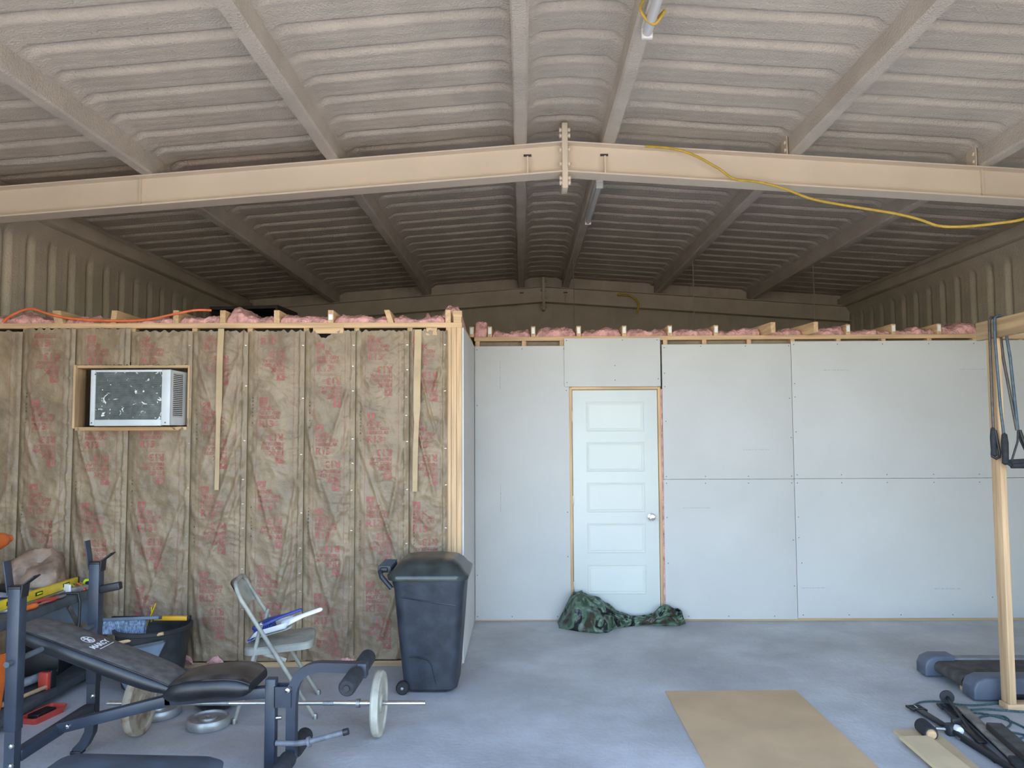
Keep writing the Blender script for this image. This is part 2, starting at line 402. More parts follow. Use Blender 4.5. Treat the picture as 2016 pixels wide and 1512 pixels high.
ACX0, ACX1, ACZ0, ACZ1 = lx(-3.22), lx(-2.415), 1.715, 2.155
for a in ((-3.80, ACX0, .04, 2.43), (ACX1, -.118, .04, 2.43), (ACX0, ACX1, .04, ACZ0), (ACX0, ACX1, ACZ1, 2.43)): MB().box(a[0], a[1], .080, .10, a[2], a[3]).build('sheathing', M['darkwood'], LW, local=True)
for x in SEAM[1:-1]:
    if ACX0 < x < ACX1:
        board('stud', 'oldpine_z', x-.019, x+.019, .012, .08, .04, ACZ0-.03); board('stud', 'oldpine_z', x-.019, x+.019, .012, .08, ACZ1+.03, 2.43)
    else: board('stud', 'oldpine_z', x-.019, x+.019, .012, .08, .04, 2.43)
board('opening_board', 'pine_z', ACX0-.006, ACX0+.010, -.045, .10, ACZ0-.012, ACZ1+.005); board('opening_board', 'pine_z', ACX1-.002, ACX1+.010, -.03, .10, ACZ0, ACZ1)
board('opening_board', 'pine_x', ACX0+.010, ACX1-.002, -.035, .10, ACZ0-.028, ACZ0-.002); board('opening_board', 'pine_x', ACX0+.010, ACX1-.002, -.02, .10, ACZ1-.016, ACZ1+.004)
def fold_set(seed):
    r = random.Random(seed); F = []
    for _ in range(10):   # creases that start at a staple on one edge and run down across the paper
        side = r.choice((0, 1)); u0 = 0.03 if side == 0 else .97
        F.append((u0, r.uniform(.2, 2.4), (1 if side == 0 else -1)*r.uniform(.25, .6), r.uniform(.35, 1.2), r.uniform(.008, .018), r.uniform(.010, .020)))
    return F
def batt_depth(u, x, z, F, seed, w, heavy):
    d = .006+.016*(1-(2*u-1)**4)
    xr = (1-u)*w; xl = u*w
    d += .010*(1-sm(.030, .036, xr))-.007*math.exp(-((xr-.042)/.007)**2)-.006*math.exp(-((xl-.03)/.008)**2)
    for u0, z0, slope, ln, amp, wd in F:
        t = (z0-z)/ln
        if 0 < t < 1:
            cx = (u-u0)*w-slope*(z0-z)*.62
            d += amp*math.exp(-(cx/wd)**2)*math.sin(math.pi*min(1, t*1.15))**.5*(1 if t < .87 else .5) if t*1.15 < 1 else 0
    e = sm(0, .08, u)*sm(0, .08, 1-u)
    mk = sm(-.05, .25, noise.noise(Vector((x*3.1, z*2.3, seed+8))))
    d += heavy*e*mk*.007*(1-abs(noise.noise(Vector((x*5+seed, z*17+3*noise.noise(Vector((x*4, z*3, seed))), 2))))*1.6)**3
    d += heavy*e*(.011*noise.noise(Vector((x*7, z*4, seed)))+.008*(1-abs(noise.noise(Vector((x*9+z*5, z*7-x*3, seed+4))))*2)+.004*noise.noise(Vector((x*30, z*24, seed))))
    return d
NU, NV = 40, 280
BL, BR = text_geo, None
def print_block(sx):
    vs, fs = [], []
    def put(g, dx, dy):
        n = len(vs); vs.extend(Vector((v.x+dx, v.y+dy, 0)) for v in g[0]); fs.extend([tuple(i+n for i in f) for f in g[1]])
    def rect(x0, x1, y0, y1): put(([Vector((x0, y0, 0)), Vector((x1, y0, 0)), Vector((x1, y1, 0)), Vector((x0, y1, 0))], [(0, 1, 2, 3)]), 0, 0)
    # square trade mark with a pale swirl and a bar of small type under it
    rect(0, .056, -.020, -.002); rect(0, .020, -.034, -.020); rect(.036, .056, -.040, -.020); rect(0, .056, -.046, -.040); rect(0, .006, -.040, -.034); rect(0, .056, -.056, -.051)
    put(text_geo('PINK', .047, .0012), 0, -.095); put(text_geo('NEXT GEN', .033, .0008), 0, -.125); put(text_geo('FIBERGLAS', .033, .0008), 0, -.155)
    put(text_geo('R13', .068, .002), 0, -.215)
    for k in range(3): rect(.098, .138, -.180-k*.012, -.177-k*.012)
    rect(0, .15, -.2355, -.234)
    return cut_geo(vs, fs, .03)
PB = print_block(1)
def batt(i, x0, x1, z1):
    seed = 11.3*i; F = fold_set(40+i); w = x1-x0; z0 = .05+.015*rng.random(); heavy = 1.5 if i == len(SEAM)-2 else 1.0
    hole = i in (2, 3)
    r2 = random.Random(90+i); top = [z1+.02*noise.noise(Vector((k*.35, i, 2)))-(.05*math.exp(-((k-15)/6)**2) if i in (6,) else 0) for k in range(NU)]
    g = [[0]*NU for _ in range(NV)]
    def P(a, c):
        x = x0+w*a; z = z0+(top[int(round(a*(NU-1)))]-z0)*c
        d = batt_depth(a, x, z, F, seed, w, heavy)
        return V(x, -d, z)
    b = MB(); vs = []; keep = []
    for j in range(NV):
        for k in range(NU):
            p = P(k/(NU-1), j/(NV-1)); vs.append(p); g[j][k] = -p.y
    def inh(x, z): return hole and ACX0-.004 < x < ACX1+.004 and ACZ0-.004 < z < ACZ1+.004
    fs = []
    for j in range(NV-1):
        for k in range(NU-1):
            q = (j*NU+k, j*NU+k+1, (j+1)*NU+k+1, (j+1)*NU+k)
            c = (vs[q[0]]+vs[q[2]])/2
            if not inh(c.x, c.z): fs.append(q)
    b.add(vs, fs); o = b.build('kraft_batt', M['kraft'], LW, local=True, smooth=80)
    def depth(x, z):
        a = min(.9999, max(0, (x-x0)/w))*(NU-1); c = min(.9999, max(0, (z-z0)/(z1-z0)))*(NV-1)
        k, j = int(a), int(c); a -= k; c -= j
        return (g[j][k]*(1-a)+g[j][k+1]*a)*(1-c)+(g[j+1][k]*(1-a)+g[j+1][k+1]*a)*c
    # red print, upright and upside-down blocks in turn down the batt
    pb = MB(); zt = 2.42-rng.random()*.28+.18
    n = 0
    while zt > .12:
        for rev in (0, 1):
            ztop = zt-(.245 if rev else 0)
            if rev: f = lambda v: (x0+.265-v.x, ztop-.235-v.y)
            else: f = lambda v: (x0+.085+v.x, ztop+v.y)
            if w < .33: f0 = f; f = (lambda f0: lambda v: (f0(v)[0]-.06, f0(v)[1]))(f)
            pts = [f(v) for v in PB[0]]
            fs2 = [q for q in PB[1] if all(z0+.02 < pts[t][1] < z1-.03 and x0+.01 < pts[t][0] < x1-.012 and not inh(pts[t][0], pts[t][1]) for t in q)]
            pb.add([V(x, -depth(x, z)-.004, z) for x, z in pts], fs2)
        zt -= .60; n += 1
    for xx in (x0+.068, x1-.075):
        zz = z0+.03
        while zz < z1-.04:
            if not inh(xx, zz+.012) and w > .33:
                ya, yb = -depth(xx, zz)-.0025, -depth(xx, zz+.024)-.0025; pb.add([(xx, ya, zz), (xx+.0022, ya, zz), (xx+.0022, yb, zz+.024), (xx, yb, zz+.024)], [(0, 1, 2, 3)])
            zz += .024
    pb.build('printed_lettering', M['print'], o, local=True)
    # thin black stencil marks along the edge
    st = MB(); zz = 2.3-rng.random()*.5; xx = x0+.035
    for rep in range(2):
        for k in range(9):
            if rng.random() < .8 and not inh(xx, zz):
                h = rng.uniform(.006, .014); y = -depth(xx, zz)-.004
                st.add([(xx, y, zz), (xx+.006, y, zz+.002), (xx+.005, y, zz+h), (xx-.001, y, zz+h-.002)], [(0, 1, 2, 3)])
            zz -= .026
        zz -= .55
    st.build('stencil_mark', M['inkblack'], o, local=True)['kind'] = 'stuff'
    # staples down the right edge
    sp = MB(); zz = 2.3
    while zz > .3:
        x = x1-.012+rng.uniform(-.006, .006); y = -depth(x-.004, zz)-.004
        if not inh(x, zz): sp.bar((x-.006, y, zz), (x+.006, y, zz+rng.uniform(-.003, .003)), .003, .003)
        zz -= rng.uniform(.12, .42)
    sp.build('staple', M['staple'], o, local=True)['kind'] = 'stuff'
for i in range(len(SEAM)-1):
    batt(i, SEAM[i]+.002, SEAM[i+1]-.002 if i < 8 else -.105, 2.405 if i not in (1, 2) else 2.425)
# stapled paper strips and header block
def strip(x, z0, z1, w, bend, nm='paper_strip'):
    b = MB(); n = 14; rings = []
    for k in range(n+1):
        t = k/n; z = z1+(z0-z1)*t; xx = x+bend*(t**2)+.006*noise.noise(Vector((z*3, x, 0))); y = -.045-.02*math.sin(t*3)
        ww = w*(1 if t < .55 else .72)
        rings.append([V(xx-ww/2, y, z), V(xx+ww/2, y-.006, z), V(xx+ww/2, y-.002, z), V(xx-ww/2, y+.004, z)])
    b.ring_sweep(rings); b.build(nm, M['card'], LW, local=True)
strip(lx(-2.175), 1.26, 2.42, .045, -.012); strip(lx(-.755), 1.24, 2.41, .05, -.025)
board('scrap_block', 'pine_x', lx(-1.52), lx(-1.30), -.03, -.002, 2.385, 2.428)
board('scrap_block', 'pine_z', lx(-.70), lx(-.62), -.03, -.002, 2.37, 2.425)
for x, h_, sd_ in ((lx(-2.40), .07, 3), (lx(-2.18), .05, 9), (lx(-1.25), .035, 5)):
    b = MB(); b.grid(14, 9, lambda u, v: V(x+(u-.5)*.13, -.035-.02*math.sin(v*math.pi)-.012*noise.noise(Vector((u*6, v*6, sd_))), .04+h_*v*(math.sin(u*math.pi)**.6)*(1+.4*noise.noise(Vector((u*4, sd_, 0)))))); b.build('fibreglass_tuft', M['pink'], LW, local=True, smooth=80)
# joists on the left room
JL = [(103, .018), (212, -.01), (338, 0), (432, .0), (540, .0), (648, .0), (768, .03), (882, 0)]
def px_x(px, Y): return (px-1028.6)/1514*Y
joist_x = []
CL = thing('ceiling_room_left', M=WM); structure(CL, 'open joists over the left room')
for k, (px, tilt) in enumerate(JL):
    x = lx(px_x(px, 5.5+(px/913)*.1)); joist_x.append(x); w = .040 if k != 0 else .062
    b = MB(); b.hexa([(x-w/2, .004, 2.468), (x+w/2, .004, 2.468), (x+w/2, 2.6, 2.468), (x-w/2, 2.6, 2.468), (x-w/2-tilt, .004, 2.562), (x+w/2-tilt, .004, 2.562), (x+w/2-tilt, 2.6, 2.562), (x-w/2-tilt, 2.6, 2.562)])
    j = b.build('joist', M['pine_y' if k > 3 else 'oldpine_y'], CL, local=True, bevel=.002)
    if k == 5: MB().box(x-.014, x+.014, .001, .005, 2.49, 2.53).build('paper_tag', M['white'], j, local=True)
board('corner_block', 'pine_x', -.062, -.004, .0, .089, 2.468, 2.512, parent=CL); board('corner_block', 'pine_x', -.066, 0, .004, .085, 2.512, 2.555, parent=CL)
# return wall between the two fronts, drywalled
RW = structure(thing('wall_room_return'), 'narrow drywalled return beside the corner studs')
MB().hexa([(-.440, 5.61, .012), (-.428, 5.61, .012), (-.428, 6.868, .012), (-.440, 6.868, .012), (-.440, 5.61, 2.43), (-.428, 5.61, 2.43), (-.428, 6.868, 2.43), (-.440, 6.868, 2.43)]).build('drywall_sheet', M['drywall'], RW)
MB().box(-.53, -.441, 5.70, 6.87, 0, .038).build('bottom_plate', M['pine_y'], RW); MB().box(-.53, -.441, 5.70, 6.87, 2.43, 2.468).build('top_plate', M['pine_y'], RW)
for y in (5.9, 6.3, 6.7): MB().box(-.53, -.441, y, y+.038, .038, 2.43).build('stud', M['pine_z'], RW)

# ------------------------------------------------------------------ drywalled wall of the right room
D = 6.88
DW = structure(thing('wall_room_right'), 'wall of unpainted grey drywall sheets with the door')
MB().box(-.43, XR-.06, D+.013, D+.102, 2.480, 2.518).build('top_plate', M['pine_x'], DW, bevel=.002)
MB().box(-.43, .415, D+.013, D+.102, 0, .038).build('bottom_plate', M['pine_x'], DW); MB().box(1.25, XR-.06, D+.004, D+.102, 0, .038).build('bottom_plate', M['oldpine_x'], DW)
MB().box(-.43, .40, D+.085, D+.1, .04, 2.48).build('backing', M['kraft'], DW); MB().box(1.26, XR-.06, D+.085, D+.1, .04, 2.48).build('backing', M['kraft'], DW); MB().box(.40, 1.26, D+.085, D+.1, 2.09, 2.48).build('backing', M['kraft'], DW)
for x in (-.42, .0, .34, 1.27, 1.62, 2.02, 2.41, 2.82, 3.22, 3.63, 4.03, 4.44): MB().box(x, x+.038, D+.02, D+.085, .038, 2.48).build('stud', M['pine_z'], DW)
screw_me = None
def sheet(x0, x1, z0, z1, y=D, screws=(), marks=()):
    o = MB().box(x0, x1, y, y+.012, z0, z1).build('drywall_sheet', M['drywall'], DW, bevel=.001)
    if screws:
        b = MB()
        for x, z in screws: b.lathe([(.0045, -.0015), (.0045, .001)], 6, (x, y, z), 'Y')
        b.build('screw_heads', M['screw'], o)['kind'] = 'stuff'
    for mx, mz, ln, vert in marks:
        b = MB(); p = 0
        while p < ln:
            q = rng.uniform(.008, .03)
            if vert: b.box(mx, mx+.006, y-.0006, y, mz-p-q, mz-p)
            else: b.box(mx+p, mx+p+q, y-.0006, y, mz, mz+.007)
            p += q+.006
        b.build('faint_print', M['inkgrey'], o)['kind'] = 'stuff'
sheet(-.425, .418, .012, 2.432, screws=[(-.405, 2.40), (0, 2.405), (.375, 2.405), (-.405, 1.9), (.38, 2.09), (.395, 2.03), (.395, .95), (.395, .56), (-.405, .04), (-.1, .04), (-.405, .4), (.3, .04)], marks=[(-.20, 2.30, .26, 1), (-.2, 1.2, .24, 1)])
sheet(.378, 1.236, 2.062, 2.498, y=D-.013, screws=[(.40, 2.478), (.9, 2.478), (1.21, 2.478), (.40, 2.10), (.83, 2.25), (.83, 2.12), (1.215, 2.13)])
sheet(1.252, 2.402, 1.236, 2.438, screws=[(1.275, 2.41), (1.6, 2.42), (2.0, 2.42), (2.385, 2.42), (1.275, 2.18), (1.275, 2.06), (1.278, 1.75), (1.275, 1.26), (1.62, 1.26), (2.0, 1.26), (2.38, 1.26), (2.385, 1.6), (2.38, 1.95)], marks=[(1.96, 1.49, .23, 0)])
sheet(1.250, 2.402, .014, 1.233, screws=[(1.275, 1.20), (1.62, 1.20), (2.0, 1.20), (2.38, 1.2), (1.275, .9), (1.278, .5), (1.45, .04), (1.8, .04), (2.38, .3), (2.2, .04), (2.38, .7)], marks=[(1.41, .98, .22, 0)])
sheet(2.406, XR-.07, 1.238, 2.458, screws=[(2.43, 2.43), (2.82, 2.43), (3.22, 2.43), (3.63, 2.43), (2.43, 2.08), (2.43, 1.96), (2.43, 1.65), (2.43, 1.27), (2.82, 1.27), (3.22, 1.27), (3.63, 1.27), (4.03, 1.27), (4.03, 2.43)], marks=[(2.68, 2.195, .23, 0), (3.9, 2.195, .23, 0)])
sheet(2.406, XR-.07, .022, 1.235, screws=[(2.43, 1.2), (2.82, 1.2), (3.22, 1.2), (3.63, 1.2), (4.03, 1.2), (2.43, .72), (2.45, .5), (2.45, .05), (2.85, .05), (3.3, .05), (3.75, .05), (4.1, .2), (2.43, .9)], marks=[(2.44, .28, .2, 0), (3.6, .27, .22, 0)])
# joists of the right room, with lumber tags
CR = structure(thing('ceiling_room_right'), 'open joists over the right room')
for k, (px, skew) in enumerate([(929, 0), (965, 0), (1051, 0), (1141, 0), (1231, 0), (1321, 0), (1412, 0), (1512, -.07), (1594, -.07), (1671, 0), (1760, 0), (1849, 0), (1938, 0)]):
    x = px_x(px, D+.013); w = .040
    b = MB(); b.hexa([(x-w/2, D+.013, 2.518), (x+w/2, D+.013, 2.518), (x+w/2+skew*4, D+2.6, 2.518), (x-w/2+skew*4, D+2.6, 2.518), (x-w/2, D+.013, 2.612), (x+w/2, D+.013, 2.612), (x+w/2+skew*4, D+2.6, 2.612), (x-w/2+skew*4, D+2.6, 2.612)])
    if skew: b.v = [p+V(0, -.17, 0) for p in b.v]
    j = b.build('joist', M['pine_y'], CR, bevel=.002)
    if not skew: MB().box(x-.013, x+.013, D+.0105, D+.0128, 2.545, 2.60).build('paper_tag', M['white'], j)

# pink batts lying over the ceilings
def pink(x0, x1, y0, z0, h, dep, seed, label, grp, Mx=None, lump=1.0, jag=.02):
    nx, ny = 22, 12; rings = []
    w = x1-x0
    per = []
    b = MB()
    def prof(u, v):     # u along x, v around the top from front bottom to back bottom
        a = v*math.pi; hh = h*(.72+.5*noise.noise(Vector((u*w*6, seed, 0)))*lump)*(sm(-.05, .10, u)*sm(-.05, .10, 1-u)*.6+.4)
        x = x0+w*u; y = y0+dep/2-math.copysign(abs(math.cos(a))**.45, math.cos(a))*dep/2; z = z0+math.sin(a)**.55*hh if 0 < a < math.pi-1e-6 else z0
        n1 = noise.noise(Vector((x*16, y*16, z*22+seed))); n2 = noise.noise(Vector((x*45, y*45, z*60+seed)))
        return V(x+.008*n2, y-.02*n1-.008*n2, max(z0, z+jag*n1*math.sin(a)+.012*n2*math.sin(a)))
    b.grid(46, 22, prof); n = 46
    b.f.append([j*n for j in range(22)]); b.f.append([j*n+n-1 for j in range(22)][::-1])
    if Mx: b.move(Mx)
    c = sum(b.v, Vector())/len(b.v)
    o = b.build('insulation_batt', M['pink'], smooth=85, origin=(c.x, c.y, min(p.z for p in b.v)))
    return tag(o, label, 'insulation', grp)
ords = ['first', 'second', 'third', 'fourth', 'fifth', 'sixth', 'seventh', 'eighth', 'ninth', 'tenth', 'eleventh', 'twelfth']
edges = [-3.79]+joist_x
hs = [.085, .075, .075, .085, .13, .085, .10, .075]
for k in range(len(edges)-1):
    a, c = edges[k]+(.024 if k else 0), edges[k+1]-.024
    if k == 0: c -= .012
    pink(a, c, .03, 2.469, hs[k], .55, k*3.1, 'pink fibreglass batt in the %s joist gap from the left above the kraft wall' % ords[k], 'pink batts above the kraft wall', WM, 1.2, .03)
pink(joist_x[-1]-.24, joist_x[-1]+.09, .60, 2.469, .235, .35, 77, 'loose pink fibreglass tuft heaped on the corner above the kraft wall', 'loose pink tufts', WM, 1.6, .05)
pink(joist_x[5]+.17, joist_x[6]-.04, .60, 2.47, .17, .25, 55, 'raised pink fibreglass flap two gaps left of the corner', 'loose pink tufts', WM, 1.2, .03)
JR = [px_x(p, D) for p in (929, 965, 1051, 1141, 1231, 1321, 1412, 1505, 1588, 1671, 1760, 1849, 1938)]
hr = [.20, .085, .125, .10, .085, .08, .085, .075, .09, .07, .085, .13]
for k in range(12):
    pink(JR[k]+.024, JR[k+1]-.024, D+.035, 2.519, hr[k], .5, 100+k*2.7, 'pink fibreglass batt in the %s joist gap from the left above the drywall' % ords[k], 'pink batts above the drywall', None, .9 if k else .3, .025)

# ------------------------------------------------------------------ door
DR = structure(thing('door_1', loc=(.83, D, 0)), 'pale five-panel door in a raw wood frame')
dx0, dx1, dz0, dz1 = .447, 1.205, .012, 2.032
MB().box(.418, .443, D-.004, D+.11, 0, 2.058).build('jamb', M['pine_z'], DR, bevel=.002); MB().box(1.209, 1.234, D-.004, D+.11, 0, 2.058).build('jamb', M['pine_z'], DR, bevel=.002)
MB().box(.443, 1.209, D-.004, D+.11, 2.036, 2.060).build('head_jamb', M['pine_x'], DR, bevel=.002)
for x0 in (.402, 1.235):
    b = MB(); b.grid(4, 60, lambda u, v: V(x0+u*.015, D+.006-.004*math.sin(u*3.1)+.003*noise.noise(Vector((u*9, v*60, x0))), .02+v*2.02)); b.build('gap_insulation', M['pink'], DR, smooth=60)
slab = MB().box(dx0, dx1, D+.006, D+.041, dz0, dz1).build('door_slab', M['door'], DR, bevel=.002)
for k in range(5):
    zt = 1.925-k*.358; zb = zt-.262; xa, xb = dx0+.122, dx1-.122
    b = MB()
    def ring(i, y): return [(xa+i, D+.006+y, zb+i), (xb-i, D+.006+y, zb+i), (xb-i, D+.006+y, zt-i), (xa+i, D+.006+y, zt-i)]
    b.ring_sweep([[V(*p) for p in ring(i, y)] for i, y in ((0, -.0005), (.005, -.0055), (.010, -.0055), (.017, -.0006), (.021, -.0006), (.027, -.004), (.038, -.004))])
    b.build('panel', M['door'], slab)
for zz in (1.80, 1.05, .30):
    MB().box(.4435, .4505, D-.004, D+.006, zz-.045, zz+.045).build('hinge', M['dullsteel'] if zz < 1.5 else M['primer'], DR, bevel=.001)
MB().lathe([(.001, .001), (.034, .001), (.033, -.006), (.016, -.012), (.013, -.032), (.024, -.040), (.029, -.052), (.024, -.066), (.001, -.071)], 20, (1.138, D+.005, .905), 'Y').build('door_knob', M['steel'], DR, smooth=40)
MB().box(1.2055, 1.2075, D+.004, D+.03, .87, .94).build('latch_plate', M['dullsteel'], DR)
def at(px, py, Y):       # where a sight line meets the vertical plane at depth Y
    d = _f+_r2*((px-1008)/FPX)-_u2*((py-756)/FPX); t = Y/d.y
    return Vector((0, 0, CAM_H))+d*t

# ------------------------------------------------------------------ window air conditioner
t = thing('air_conditioner', 'white window air conditioner with a paint-spotted dark grille set in the kraft wall', 'air conditioner', (-2.71, 5.5, 1.722))
ax0, ax1, ay0, ay1, az0, az1 = -2.995, -2.442, 5.29, 5.80, 1.722, 2.108
MB().box(ax0, ax1, ay0+.02, ay1, az0, az1).build('case', M['acwhite'], t, bevel=.006)
fr = MB(); gx0, gx1, gz0, gz1 = ax0+.03, ax1-.058, az0+.040, az1-.016
for b4 in ((ax0-.002, gx0, az0, az1), (gx1, ax1+.002, az0, az1), (gx0, gx1, gz1, az1), (gx0, gx1, az0-.004, gz0)): fr.box(b4[0], b4[1], ay0, ay0+.024, b4[2], b4[3])
fr.build('front_frame', M['acwhite'], t, bevel=.003)
def spotted():
    m = mat('spattered_grille', (.10, .11, .10), .6, .2, 20); nt = m.node_tree; N = nt.nodes; L = nt.links; b = N['Principled BSDF']; base = b.inputs['Base Color'].links[0].from_socket
    tc = N.new('ShaderNodeTexCoord'); vo = N.new('ShaderNodeTexNoise'); vo.inputs['Scale'].default_value = 24; vo.inputs['Detail'].default_value = 3; vo.inputs['Distortion'].default_value = 1.0; L.new(tc.outputs['Object'], vo.inputs['Vector'])
    cr = N.new('ShaderNodeValToRGB'); cr.color_ramp.elements[0].position = .635; cr.color_ramp.elements[1].position = .66; L.new(vo.outputs['Fac'], cr.inputs[0])
    n2 = N.new('ShaderNodeTexNoise'); n2.inputs['Scale'].default_value = 5; n2.inputs['Detail'].default_value = 8; L.new(tc.outputs['Object'], n2.inputs['Vector'])
    c2 = N.new('ShaderNodeValToRGB'); c2.color_ramp.elements[0].position = .5; c2.color_ramp.elements[1].position = .75; c2.color_ramp.elements[1].color = (.35, .35, .35, 1); L.new(n2.outputs['Fac'], c2.inputs[0])
    ad = N.new('ShaderNodeMix'); ad.data_type = 'RGBA'; L.new(c2.outputs[0], ad.inputs['Factor']); L.new(base, ad.inputs['A']); ad.inputs['B'].default_value = (.32, .33, .32, 1)
    mx = N.new('ShaderNodeMix'); mx.data_type = 'RGBA'; L.new(cr.outputs[0], mx.inputs['Factor']); L.new(ad.outputs['Result'], mx.inputs['A']); mx.inputs['B'].default_value = (.85, .86, .84, 1)
    L.new(mx.outputs['Result'], b.inputs['Base Color']); return m
M['grille'] = spotted(); M['finmetal'] = mat('grille_fin_metal', (.13, .14, .13), .5, .1, 20)
gp = MB().box(gx0, gx1, ay0+.012, ay0+.019, gz0, gz1).build('grille', M['grille'], t)
fin = None
for k in range(22):
    z = gz0+.006+k*(gz1-gz0-.012)/21
    if fin is None:
        fin = MB().box(gx0, gx1, ay0+.009, ay0+.012, -.0012, .0012).build('grille_fin', M['finmetal'], gp); base_z = 0; fin.location.z = z; FM = fin
    else:
        o = FM.copy(); COL.objects.link(o); o.location.z = z
for x, z in ((ax0+.012, az0+.018), (gx1+.03, az0+.018), (gx0+.0, az1-.03), (gx1-.002, az1-.03)):
    MB().lathe([(.001, -.003), (.004, -.003), (.005, 0)], 8, (x, ay0, z), 'Y').build('screw', M['screw'], t)
lp = MB().box(ax1-.002, ax1+.0015, ay0+.05, ay0+.20, az0+.06, az1-.02).build('slot_shade_sheet', M['screw'], t)  # flat black sheet stands in for the shade inside the open louver slots
for c in range(2):
    for k in range(23):
        MB().box(ax1+.001, ax1+.005, ay0+.05+c*.078, ay0+.122+c*.078, az0+.062+k*.0134, az0+.068+k*.0134).build('louver', M['acwhite'], lp)

# ------------------------------------------------------------------ wheeled bin
t = thing('trash_can', 'tall black wheeled trash can with a domed lid by the corner studs', 'trash can', (-.60, 5.19, 0))
def rrect(cx, cy, hx, hy, r, z, n=5):
    out = []
    for sx, sy, a0 in ((1, -1, -90), (1, 1, 0), (-1, 1, 90), (-1, -1, 180)):
        for k in range(n+1):
            a = R(a0+90*k/n); out.append(V(cx+sx*(hx-r)+r*math.cos(a), cy+sy*(hy-r)+r*math.sin(a), z))
    return out
b = MB(); prof = [(.150, .175, .012), (.172, .193, .03), (.178, .198, .10), (.205, .222, .40), (.226, .240, .66), (.236, .248, .70), (.240, .25, .745)]
b.ring_sweep([rrect(-.60-.008*(z/.7), 5.19+.01*(z/.7), hx, hy, .065, z) for hx, hy, z in prof])
b.build('body', M['binplastic'], t, smooth=40)
b = MB(); b.ring_sweep([rrect(-.612, 5.20, hx, hy, r, z) for hx, hy, r, z in ((.245, .255, .07, .722), (.258, .268, .075, .722), (.262, .272, .075, .75), (.250, .262, .075, .762), (.235, .25, .08, .775), (.205, .225, .08, .812), (.175, .20, .08, .834), (.13, .15, .07, .846), (.06, .08, .04, .850))]); b.build('lid', M['binlid'], t, smooth=50)
b = MB(); b.ring_sweep([rrect(-.600, 5.12, hx, hy, .03, z) for hx, hy, z in ((.150, .09, .815), (.135, .085, .838), (.10, .07, .846))]); b.build('lid_panel', M['binlid'], t, smooth=25)
# ribs moulded on the front face
def front_y(z):
    for (a, c) in zip(prof, prof[1:]):
        if a[2] <= z <= c[2]:
            u = (z-a[2])/(c[2]-a[2]); return 5.19+.01*(z/.7)-(a[1]+(c[1]-a[1])*u)
    return 4.95
def on_front(pts, r, nm):
    pts = [V(x, front_y(z)-.001, z) for x, z in pts]; MB().tube(pts, r, 6).build(nm, M['binplastic'], t, smooth=60)
on_front([(-.775, .617), (-.68, .60), (-.58, .585), (-.48, .57), (-.43, .562)], .005, 'moulded_rib')
on_front([(-.73, .24), (-.66, .235), (-.61, .22), (-.585, .19), (-.57, .12), (-.545, .02)], .006, 'moulded_rib')
for k, yy in enumerate((4.995, 5.37)):
    w_ = MB().lathe([(.012, -.022), (.034, -.022), (.042, -.014), (.042, .014), (.034, .022), (.012, .022)], 22, (-.772, yy, .043), 'Y').build('wheel', M['black'], t, smooth=35)
    MB().lathe([(.001, -.028), (.009, -.027), (.010, -.02)], 10, (-.772, yy, .043), 'Y').build('hub_cap', M['dullsteel'], w_)
MB().tube([(-.772, 5.0, .043), (-.772, 5.37, .043)], .006, 8).build('axle', M['dullsteel'], t)
h = MB(); h.tube([(-.85, 5.02, .66), (-.915, 5.02, .735), (-.925, 5.03, .76), (-.925, 5.37, .76), (-.915, 5.38, .735), (-.85, 5.38, .66)], .016, 8); hb = h.build('handle', M['binplastic'], t, smooth=60)
MB().bar((-.905, 5.04, .775), (-.905, 5.36, .775), .05, .03).build('handle_grip', M['black'], hb, bevel=.008)
for k in range(5): MB().box(-.945, -.86, 5.05+k*.06, 5.062+k*.06, .755, .80).build('grip_rib', M['binplastic'], hb, bevel=.003)

# ------------------------------------------------------------------ folding chair and what lies on it
CHM = Matrix.Translation((-1.488, 4.74, 0)) @ Matrix.Rotation(R(12.5), 4, 'Z')
t = thing('folding_chair', 'worn beige metal folding chair standing before the kraft wall', 'chair', M=CHM)
def L(b, nm, m, par=None, **k): return b.build(nm, M[m], par or t, local=True, **k)
def arc(p0, p1, p2, n=6): # quadratic bend
    p0, p1, p2 = map(Vector, (p0, p1, p2)); return [p0*(1-u)**2+p1*2*u*(1-u)+p2*u*u for u in [k/n for k in range(n+1)]]
for s in (-1, 1):
    up = [(.225, .212*s, .012), (-.195, .200*s, .70)]
    L(MB().tube([up[0], (-.17, .2*s, .66)]+arc(up[1], (-.232, .198*s, .775), (-.236, .12*s, .786)), .0125, 10), 'front_leg', 'chair', smooth=60)
    L(MB().tube([(-.084, .178*s, .555), (-.13, .182*s, .34), (-.222, .190*s, .012)], .0115, 10), 'rear_leg', 'chair', smooth=60)
    L(MB().lathe([(.001, -.002), (.015, -.002), (.016, .02), (.013, .03)], 10, (.228, .212*s, 0)), 'foot_cap', 'dullsteel', smooth=40); L(MB().lathe([(.001, -.001), (.015, -.001), (.015, .02), (.012, .03)], 10, (-.224, .190*s, 0)), 'foot_cap', 'dullsteel', smooth=40)
    L(MB().bar((-.13, .17*s, .40), (.06, .195*s, .34), .006, .022), 'hinge_link', 'chair', bevel=.002)
    L(MB().lathe([(.001, -.02), (.008, -.016), (.008, .016), (.001, .02)], 8, (-.084, .19*s, .555), 'Y'), 'rivet', 'steel')
L(MB().tube([(-.236, -.12, .786), (-.238, 0, .788), (-.236, .12, .786)], .0125, 10), 'top_rail', 'chair', smooth=60)
L(MB().tube([(-.178, -.185, .15), (-.178, .185, .15)], .009, 8), 'cross_bar', 'chair', smooth=60)
L(MB().tube([(.14, -.205, .15), (.14, .205, .15)], .009, 8), 'cross_bar', 'chair', smooth=60)
b = MB()
